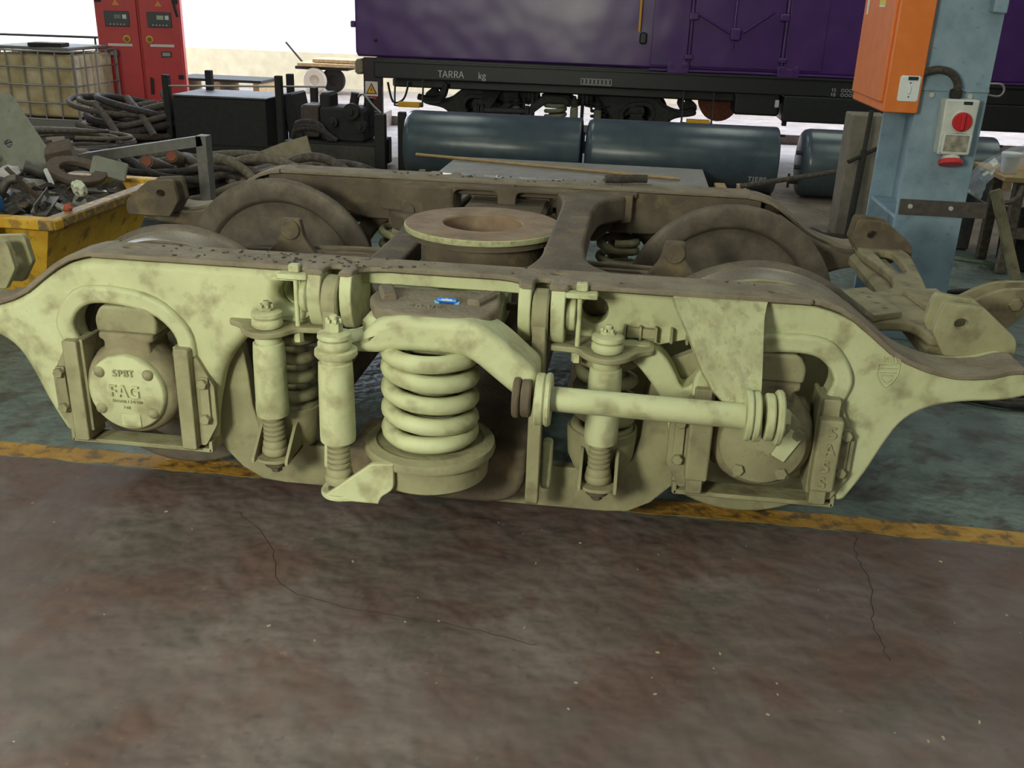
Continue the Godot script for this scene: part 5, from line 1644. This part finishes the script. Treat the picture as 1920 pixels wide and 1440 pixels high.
	o = thing("iron_stand", "dark iron pipe with a crossbar foot leaning on the grey post", "iron bar", Vector3(2.36, 0, -4.2))
	g2 = wg(o)
	g2.bar(Vector3(2.42, 1.05, -4.28), Vector3(2.40, .75, -4.22), .018, 10)
	g2.bar(Vector3(2.40, .75, -4.22), Vector3(2.36, .05, -4.15), .028, 12)
	part(o, "pipe", g2, MT.dark)
	g2 = wg(o)
	g2.bar(Vector3(2.15, .045, -4.18), Vector3(2.60, .045, -4.12), .04, 10)
	part(o, "foot", g2, MT.dark)
	g2 = wg(o)
	g2.bar(Vector3(2.28, .66, -4.16), Vector3(2.50, .76, -4.26), .018, 8)
	part(o, "side_peg", g2, MT.dark)
	g2 = Geo.new()
	g2.bar(Vector3(1.55, .30, -4.9), Vector3(2.75, .50, -5.2), .022, 10)
	single("long_pipe", g2, MT.cable[0], "long thin pipe lying between the far wheel and the blue column", "pipe")
	g2 = Geo.new()
	g2.tube(cat([Vector3(1.85, .03, -4.6), Vector3(2.0, .04, -4.5), Vector3(2.12, .06, -4.35), Vector3(2.2, .05, -4.2)], 4), .022, 6)
	single("scrap_strip", g2, MT.dark, "thin dark metal strip on the floor beside the iron bar's foot", "metal strip")
	# bench with bucket
	var wood: Material = MT.timber
	o = thing("work_bench", "rough wooden workbench at the right edge behind the blue column", "workbench", Vector3(3.7, 0, -3.6))
	one(o, "top_board", wood, Vector3(3.75, .70, -3.55), Vector3(1.1, .04, .35), .006)
	one(o, "top_board", wood, Vector3(3.75, .70, -3.92), Vector3(1.1, .04, .35), .006)
	for q in [[3.35, -3.5], [4.1, -3.5], [3.35, -3.95]]:
		one(o, "leg", MT.cable[2], Vector3(q[0], .34, q[1]), Vector3(.07, .68, .07), .006)
	one(o, "rail", MT.cable[2], Vector3(3.7, .30, -3.5), Vector3(.8, .08, .05), .006)
	g2 = wg(o)
	g2.tube(cat([Vector3(3.33, .66, -3.4), Vector3(3.31, .58, -3.38), Vector3(3.25, .54, -3.38), Vector3(3.16, .55, -3.38)], 4), .018, 8)
	part(o, "clamp", g2, MT.cable[2])
	var dk: Material = MT.dark
	for q in [["dark_crate", "black crate under the left end of the workbench", Vector3(3.74, .23, -3.75), Vector3(.62, .42, .36)], ["steel_bin", "grey galvanised bin on the floor right of the blue column", Vector3(3.22, .18, -4.35), Vector3(.24, .36, .3)]]:
		g2 = Geo.new()
		var c: Vector3 = q[2]
		var s: Vector3 = q[3]
		g2.ext(rp([c.x - s.x * .46, .01, .01, c.x + s.x * .46, .01, .01, c.x + s.x / 2, s.y, .01, c.x - s.x / 2, s.y, .01]), c.z - s.z / 2, c.z + s.z / 2, .006)
		single(q[0], g2, dk if q[0] == "dark_crate" else surface(noise_image(256, 331, 6, 4, [[0.0, c8(86, 84, 86)], [1.0, c8(116, 114, 114)]]), 0.5, 0.5, 0.2), q[1], "crate" if q[0] == "dark_crate" else "bin")
	o = thing("plastic_bucket", "small white plastic bucket with a lid on the workbench", "bucket", Vector3(3.27, .72, -3.55))
	g2 = Geo.new()
	g2.lathe([Vector2(0, 0), Vector2(.048, 0), Vector2(.052, .006), Vector2(.062, .125), Vector2(0, .125)], 28)
	part(o, "pail", g2, plain(c8(222, 228, 232), 0.45))
	g2 = Geo.new()
	g2.lathe([Vector2(.06, .12), Vector2(.068, .12), Vector2(.069, .142), Vector2(.064, .148), Vector2(0, .146)], 28)
	part(o, "lid", g2, plain(c8(232, 236, 240), 0.45))
	g2 = Geo.new()
	g2.box(Vector3(3.22, .34, -3.20), Vector3(.075, .66, .03), .006, Basis.from_euler(Vector3(-.22, .1, .34)))
	single("leaning_plank", g2, MT.olive, "grey-green plank leaning against the front of the workbench", "plank")
	# film hanging from the bench
	g2 = Geo.new()
	var rng := RandomNumberGenerator.new()
	rng.seed = 8
	var rows := []
	var spine := [Vector3(3.9, .98, -3.8), Vector3(3.4, .90, -3.75), Vector3(3.12, .76, -3.7), Vector3(3.02, .60, -3.68), Vector3(2.98, .42, -3.66)]
	var path := cat(spine, 5)
	for i in path.size():
		var row := []
		for k in 7:
			var t := k / 6.0
			row.append(path[i] + Vector3(.16 * t * float(i) / path.size() + rng.randf_range(-.006, .006), -.12 * t * (1 - float(i) / path.size()) - .02 * t, .10 * t + rng.randf_range(-.015, .015)))
		rows.append(row)
	for i in path.size() - 1:
		for k in 6:
			g2.flat(rows[i][k], rows[i + 1][k], rows[i + 1][k + 1], rows[i][k + 1], Vector3(0, .3, 1))
	single("plastic_film", g2, MT.film, "crumpled clear plastic film hanging from the workbench", "plastic film")
	# pallet far behind on the right
	o = thing("timber_pallet", "brown pallet far behind the blue column under the purple vehicle", "pallet", Vector3(5.0, -.25, -8.0))
	one(o, "top_board", surface(noise_image(256, 332, 8, 4, [[0.0, c8(150, 104, 80)], [1.0, c8(180, 134, 104)]]), 0.5, 0.8), Vector3(5.0, .24, -8.0), Vector3(1.4, .06, .8), .006)
	for x in [4.4, 4.75, 5.2, 5.6]:
		one(o, "block", wood, Vector3(x, -.02, -7.7), Vector3(.16, .46, .14), .006)
	# loose bars and cables at the right end of the bogie
	for q in [[Vector3(2.72, .02, -2.75), Vector3(3.08, .02, -2.9), .018, "short dark bar lying on the floor right of the column base", 4], [Vector3(3.02, .03, -2.30), Vector3(2.88, .03, -2.62), .022, "dark square bar end pointing towards the blue column", 4], [Vector3(2.95, .03, -2.62), Vector3(3.9, .03, -2.55), .03, "long dark flat bar lying at the right edge of the picture", 4]]:
		g2 = Geo.new()
		g2.bar(q[0], q[1], q[2], q[4])
		single("steel_bar", g2, MT.dark, q[3], "steel bar", "bars on the floor at the right")
	var kk := 0
	for q in [[-.75, 0.0], [-.86, .05], [-.98, .1], [-.68, -.06]]:
		g2 = Geo.new()
		g2.tube(cat([Vector3(2.20, .025, q[0] - .12), Vector3(2.45, .025, q[0] - .02), Vector3(2.75, .025, q[0] + q[1]), Vector3(3.3, .025, q[0] + .1)], 5), .018, 8)
		single("floor_cable", g2, MT.cable[0 if kk % 2 == 0 else 1], "grey cable lying on the floor under the bogie's right arm", "cable", "cables under the right arm")
		kk += 1
	# sweet wrapper on the bolster
	o = thing("sweet_wrapper", "small bright blue sweet wrapper lying on top of the bolster end", "wrapper", Vector3(.05, .88, 1.03))
	var bl := plain(c8(40, 120, 220), 0.35)
	g2 = Geo.new()
	g2.xf = Transform3D(Basis(Vector3.UP, -.05), Vector3(0, .009, 0))
	g2.tube(cat([Vector3(-.030, 0, 0), Vector3(-.026, 0, 0), Vector3(-.02, 0, 0), Vector3(.02, 0, 0), Vector3(.026, 0, 0), Vector3(.030, 0, 0)], 3), .0085, 10)
	part(o, "sweet", g2, bl)
	for s in [-1.0, 1.0]:
		g2 = Geo.new()
		g2.ext(pv([s * .024, -.004, s * .040, -.010, s * .037, 0, s * .040, .010, s * .024, .004]), .006, .008)
		part(o, "twisted_end", g2, plain(c8(120, 180, 235), 0.4))
	lettering(o, "lettering", "nofow", .008, .001, Transform3D(Basis(Vector3.RIGHT, -.5), Vector3(0.0, .0135, .0083)), plain(c8(230, 236, 245), 0.5), true)

func galvanised() -> StandardMaterial3D:
	return plain(c8(150, 148, 146), 0.4, 0.6)

# ---------------------------------------------------------------- scene
func daylight(called: String, at: Vector3, look: Vector3, size: Vector2, c: Color, e: float) -> void:
	var l := AreaLight3D.new()
	l.name = called
	l.area_size = size
	l.area_normalize_energy = false
	l.light_color = c
	l.light_energy = e
	l.area_range = 40.0
	l.area_attenuation = 2.0
	l.shadow_enabled = true
	add_child(l)
	l.look_at_from_position(at, at + look, Vector3.UP if absf(look.y) < 0.9 else Vector3.FORWARD)

func set_stage() -> void:
	var cam := Camera3D.new()
	cam.name = "camera"
	cam.position = Vector3(0.5819, 1.7495, 3.8251)
	cam.rotation = Vector3(-0.379, 0.1148, 0.0348)
	cam.fov = 43.67
	cam.near = 0.05
	cam.far = 200.0
	add_child(cam)
	var e := Environment.new()
	e.tonemap_mode = Environment.TONE_MAPPER_LINEAR
	e.tonemap_exposure = 1.0
	e.background_mode = Environment.BG_SKY
	var sm := ProceduralSkyMaterial.new()
	sm.sky_top_color = Color(0.86, 0.92, 1.0)
	sm.sky_horizon_color = Color(1.0, 1.0, 1.0)
	sm.ground_bottom_color = Color(0.5, 0.48, 0.45)
	sm.ground_horizon_color = Color(0.8, 0.78, 0.75)
	sm.sky_energy_multiplier = 3.0
	sm.ground_energy_multiplier = 1.0
	e.sky = Sky.new()
	e.sky.sky_material = sm
	e.sdfgi_enabled = true
	e.ssao_enabled = true
	e.ssil_enabled = true
	var we := WorldEnvironment.new()
	we.name = "world_environment"
	we.environment = e
	add_child(we)
	# skylights in the roof and the glazed doors behind the camera
	for x in [-9.0, -3.0, 3.0, 9.0]:
		for z in [-9.0, -2.0, 5.0]:
			daylight("skylight_daylight", Vector3(x, 6.9, z), Vector3.DOWN, Vector2(1.6, 4.0), Color(0.96, 1.0, 0.94), SKYLIGHT)
	daylight("window_daylight", Vector3(-4.7, 3.9, 9.85), Vector3(0, 0, -1), Vector2(2.6, 2.2), Color(0.99, 1.0, 0.90), DOOR)

# flood lamp on a stand, left of where the camera stands
func build_lamp() -> void:
	var at := Vector3(-1.25, 2.05, 4.7)
	var aim := (Vector3(.1, .6, 1.0) - at).normalized()
	daylight("work_lamp_light", at + aim * .05, aim, Vector2(.6, .6), Color(0.99, 1.0, 0.88), LAMP)
	var o := thing("work_lamp", "square flood lamp on a tall stand left of the camera", "lamp", Vector3(at.x, 0, at.z))
	var g := wg(o)
	g.xf = g.xf * Geo.along(at, aim)
	g.box(Vector3(0, 0, -.05), Vector3(.68, .68, .10), .01)
	var head := part(o, "lamp_head", g, MT.dark)
	g = wg(o)
	g.xf = g.xf * Geo.along(at, aim)
	g.box(Vector3(0, 0, .004), Vector3(.6, .6, .006), .001)
	part(head, "lamp_glass", g, glowing(Color(1.0, 1.0, 0.9), 3.0))
	g = wg(o)
	g.bar(Vector3(at.x, .02, at.z + .1), Vector3(at.x, 2.25, at.z + .1), .02, 10)
	part(o, "stand_pole", g, MT.dark)
	for k in 3:
		g = wg(o)
		g.bar(Vector3(at.x, .4, at.z + .1), Vector3(at.x + cos(k * 2.1) * .4, .015, at.z + .1 + sin(k * 2.1) * .4), .014, 8)
		part(o, "stand_leg", g, MT.dark)

const SKYLIGHT := 0.5
const DOOR := 4.0
const LAMP := 27.0

func slab(g: Geo, x0: float, x1: float, y0: float, y1: float, z0: float, z1: float) -> void:
	g.box(Vector3((x0 + x1) / 2, (y0 + y1) / 2, (z0 + z1) / 2), Vector3(x1 - x0, y1 - y0, z1 - z0), 0.0)

func build_shell() -> void:
	var red := surface(layered(1024, [
		[101, 4, 5, [[0.0, c8(92, 78, 76)], [0.45, c8(104, 89, 87)], [0.6, c8(110, 97, 95)], [1.0, c8(120, 109, 107)]]],
		[102, 7, 6, [[0.0, c8(92, 64, 58, 0)], [0.5, c8(92, 64, 58, 0)], [0.72, c8(94, 66, 58, 120)], [1.0, c8(96, 64, 58, 150)]]],
		[103, 6, 6, [[0.0, c8(82, 79, 73, 170)], [0.3, c8(86, 83, 77, 90)], [0.46, c8(88, 85, 79, 0)], [1.0, c8(88, 85, 79, 0)]]],
		[104, 60, 3, [[0.0, c8(64, 54, 50, 120)], [0.25, c8(68, 58, 54, 0)], [0.78, c8(160, 148, 138, 0)], [1.0, c8(168, 156, 146, 110)]]]]), 3.2, 0.68, 0.0, bump(105, 26, 5, 2.2), 0.5, true)
	MT.floor_red = red
	MT.floor_green = surface(layered(512, [
		[111, 5, 5, [[0.0, c8(76, 84, 82)], [0.5, c8(98, 110, 106)], [1.0, c8(116, 128, 122)]]],
		[112, 8, 5, [[0.0, c8(66, 60, 54, 220)], [0.32, c8(72, 66, 60, 120)], [0.48, c8(74, 68, 62, 0)], [1.0, c8(74, 68, 62, 0)]]],
		[113, 40, 3, [[0.0, c8(48, 48, 46, 150)], [0.28, c8(52, 52, 50, 0)], [1.0, c8(52, 52, 50, 0)]]]]), 2.2, 0.55, 0.0, bump(105, 26, 5, 2.2), 0.8, true)
	MT.floor_back = surface(layered(512, [
		[121, 5, 5, [[0.0, c8(102, 92, 84)], [0.5, c8(126, 112, 102)], [1.0, c8(144, 130, 120)]]],
		[122, 30, 4, [[0.0, c8(70, 62, 56, 160)], [0.3, c8(76, 66, 60, 0)], [1.0, c8(76, 66, 60, 0)]]]]), 2.6, 0.5, 0.0, bump(105, 26, 5, 2.2), 0.6, true)
	MT.yellow_line = surface(layered(512, [
		[131, 6, 4, [[0.0, c8(150, 108, 44)], [0.5, c8(178, 134, 58)], [1.0, c8(196, 152, 72)]]],
		[132, 12, 5, [[0.0, c8(88, 74, 52, 235)], [0.34, c8(94, 78, 54, 170)], [0.48, c8(100, 82, 54, 0)], [1.0, c8(100, 82, 54, 0)]]]]), 1.1, 0.6, 0.0, bump(105, 26, 5, 2.2), 0.6, true)
	MT.green_line = surface(noise_image(256, 141, 12, 4, [[0.0, c8(84, 96, 74)], [1.0, c8(124, 138, 110)]]), 0.8, 0.7, 0.0, null, 1.0, true)
	MT.wall = surface(noise_image(256, 151, 8, 4, [[0.0, c8(150, 146, 136)], [1.0, c8(180, 176, 166)]]), 2.0, 0.9, 0.0, null, 1.0, true)
	MT.cream = surface(noise_image(256, 152, 6, 4, [[0.0, c8(216, 200, 164)], [1.0, c8(234, 220, 186)]]), 2.0, 0.9, 0.0, null, 1.0, true)
	MT.roof = plain(c8(96, 96, 96), 0.9)
	var g := Geo.new()
	slab(g, -16, 14, -.3, 0, .655, 10)
	structure("floor", g, red)
	g = Geo.new()
	slab(g, -16, 14, -.3, 0, -4.2, .655)
	structure("floor", g, MT.floor_green)
	g = Geo.new()
	slab(g, -16, 14, -.3, 0, -7.45, -4.2)
	slab(g, -16, -3.5, -.3, 0, -12.5, -7.45)
	slab(g, -3.5, 14, -.6, -.25, -12.5, -7.45)
	slab(g, -45, 45, -.6, -.1, -40, -12.5)
	structure("floor", g, MT.floor_back)
	# painted lane line with worn edges
	var rng := RandomNumberGenerator.new()
	rng.seed = 5
	var up := PackedVector2Array()
	var low := PackedVector2Array()
	for i in 220:
		var x := -6.0 + i * .055
		up.append(Vector2(x, .533 + rng.randf_range(-.006, .006)))
		low.append(Vector2(x, .645 + rng.randf_range(-.008, .008)))
	low.reverse()
	up.append_array(low)
	g = Geo.new()
	exty(g, up, 0.0, .0015)
	structure("trim_1", g, MT.yellow_line)
	g = Geo.new()
	exty(g, pv([2.0, -4.42, 3.1, -3.92, 6.0, -2.75, 6.0, -2.60, 3.1, -3.82, 2.0, -4.32]), 0.0, .012)
	structure("trim_2", g, MT.green_line)
	# cracks in the slab and paint chips on it
	g = Geo.new()
	for path in [[Vector3(1.487, 0, .66), Vector3(1.46, 0, .80), Vector3(1.47, 0, 1.0), Vector3(1.43, 0, 1.22), Vector3(1.44, 0, 1.4)], [Vector3(-.75, 0, .9), Vector3(-.55, 0, 1.1), Vector3(-.40, 0, 1.35), Vector3(-.1, 0, 1.42), Vector3(.2, 0, 1.45), Vector3(.42, 0, 1.5)]]:
		var pts := cat(path, 7)
		for i in pts.size():
			pts[i] += Vector3(rng.randf_range(-.008, .008), -.0008, rng.randf_range(-.008, .008))
		g.tube(pts, .0018, 5)
	structure("trim_3", g, MT.dark)
	g = Geo.new()
	for i in 60:
		var r := rng.randf_range(.002, .006)
		g.box(Vector3(rng.randf_range(-1.6, 2.0), r * .3, rng.randf_range(.8, 2.4)), Vector3(r * 2, r * .6, r), 0.0, Basis(Vector3.UP, rng.randf() * TAU))
	var chips := single("paint_chips", g, plain(c8(168, 160, 140), 0.8), "tiny pale paint chips scattered over the brown floor", "paint chips")
	chips.set_meta("kind", "stuff")
	# walls and roof of the hall
	g = Geo.new()
	slab(g, -16.3, -16, -.6, 7.3, -13, 10.3)
	structure("wall_left", g, MT.wall)
	g = Geo.new()
	slab(g, 14, 14.3, -.6, 7.3, -13, 10.3)
	structure("wall_right", g, MT.wall)
	g = Geo.new()
	slab(g, -16, 14, 5.2, 7.3, -13.3, -13)
	structure("wall_back", g, MT.wall)
	# front wall with the glazed door opening
	g = Geo.new()
	slab(g, -16, -6.0, -.3, 7.3, 10, 10.3)
	slab(g, -3.4, 14, -.3, 7.3, 10, 10.3)
	slab(g, -6.0, -3.4, 5.0, 7.3, 10, 10.3)
	slab(g, -6.0, -3.4, -.3, 2.8, 10, 10.3)
	structure("wall_front", g, MT.wall)
	g = Geo.new()
	slab(g, -6.0, -3.4, 2.8, 5.0, 10.1, 10.16)
	structure("window_1", g, glowing(Color(0.97, 1.0, 0.95), 2.0))
	g = Geo.new()
	slab(g, -16.3, 14.3, 7.0, 7.3, -13.3, 10.3)
	structure("ceiling", g, MT.roof)
	var n := 2
	for x in [-9.0, -3.0, 3.0, 9.0]:
		for z in [-9.0, -2.0, 5.0]:
			g = Geo.new()
			slab(g, x - .8, x + .8, 6.94, 6.99, z - 2.0, z + 2.0)
			structure("window_%d" % n, g, glowing(Color(0.96, 1.0, 0.94), 2.0))
			n += 1
	# building across the yard
	g = Geo.new()
	slab(g, -40, 30, -.3, .62, -17.3, -17)
	structure("wall_yard", g, MT.cream)
	g = Geo.new()
	slab(g, -40, 30, .62, 5.0, -17.6, -17.1)
	structure("wall_yard", g, plain(c8(242, 240, 232), 0.9))

func _ready() -> void:
	set_stage()
	make_materials()
	build_shell()
	build_lamp()
	var b := thing("railway_bogie", "large cream-green painted railway bogie with coil springs standing on the workshop floor", "bogie")
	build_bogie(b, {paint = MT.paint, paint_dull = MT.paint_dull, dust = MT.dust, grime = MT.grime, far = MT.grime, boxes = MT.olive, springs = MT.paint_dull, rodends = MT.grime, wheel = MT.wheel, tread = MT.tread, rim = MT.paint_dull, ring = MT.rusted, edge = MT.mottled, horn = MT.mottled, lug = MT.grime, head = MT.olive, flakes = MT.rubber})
	build_locomotive()
	build_cylinders()
	build_hoses()
	build_left()
	build_right()
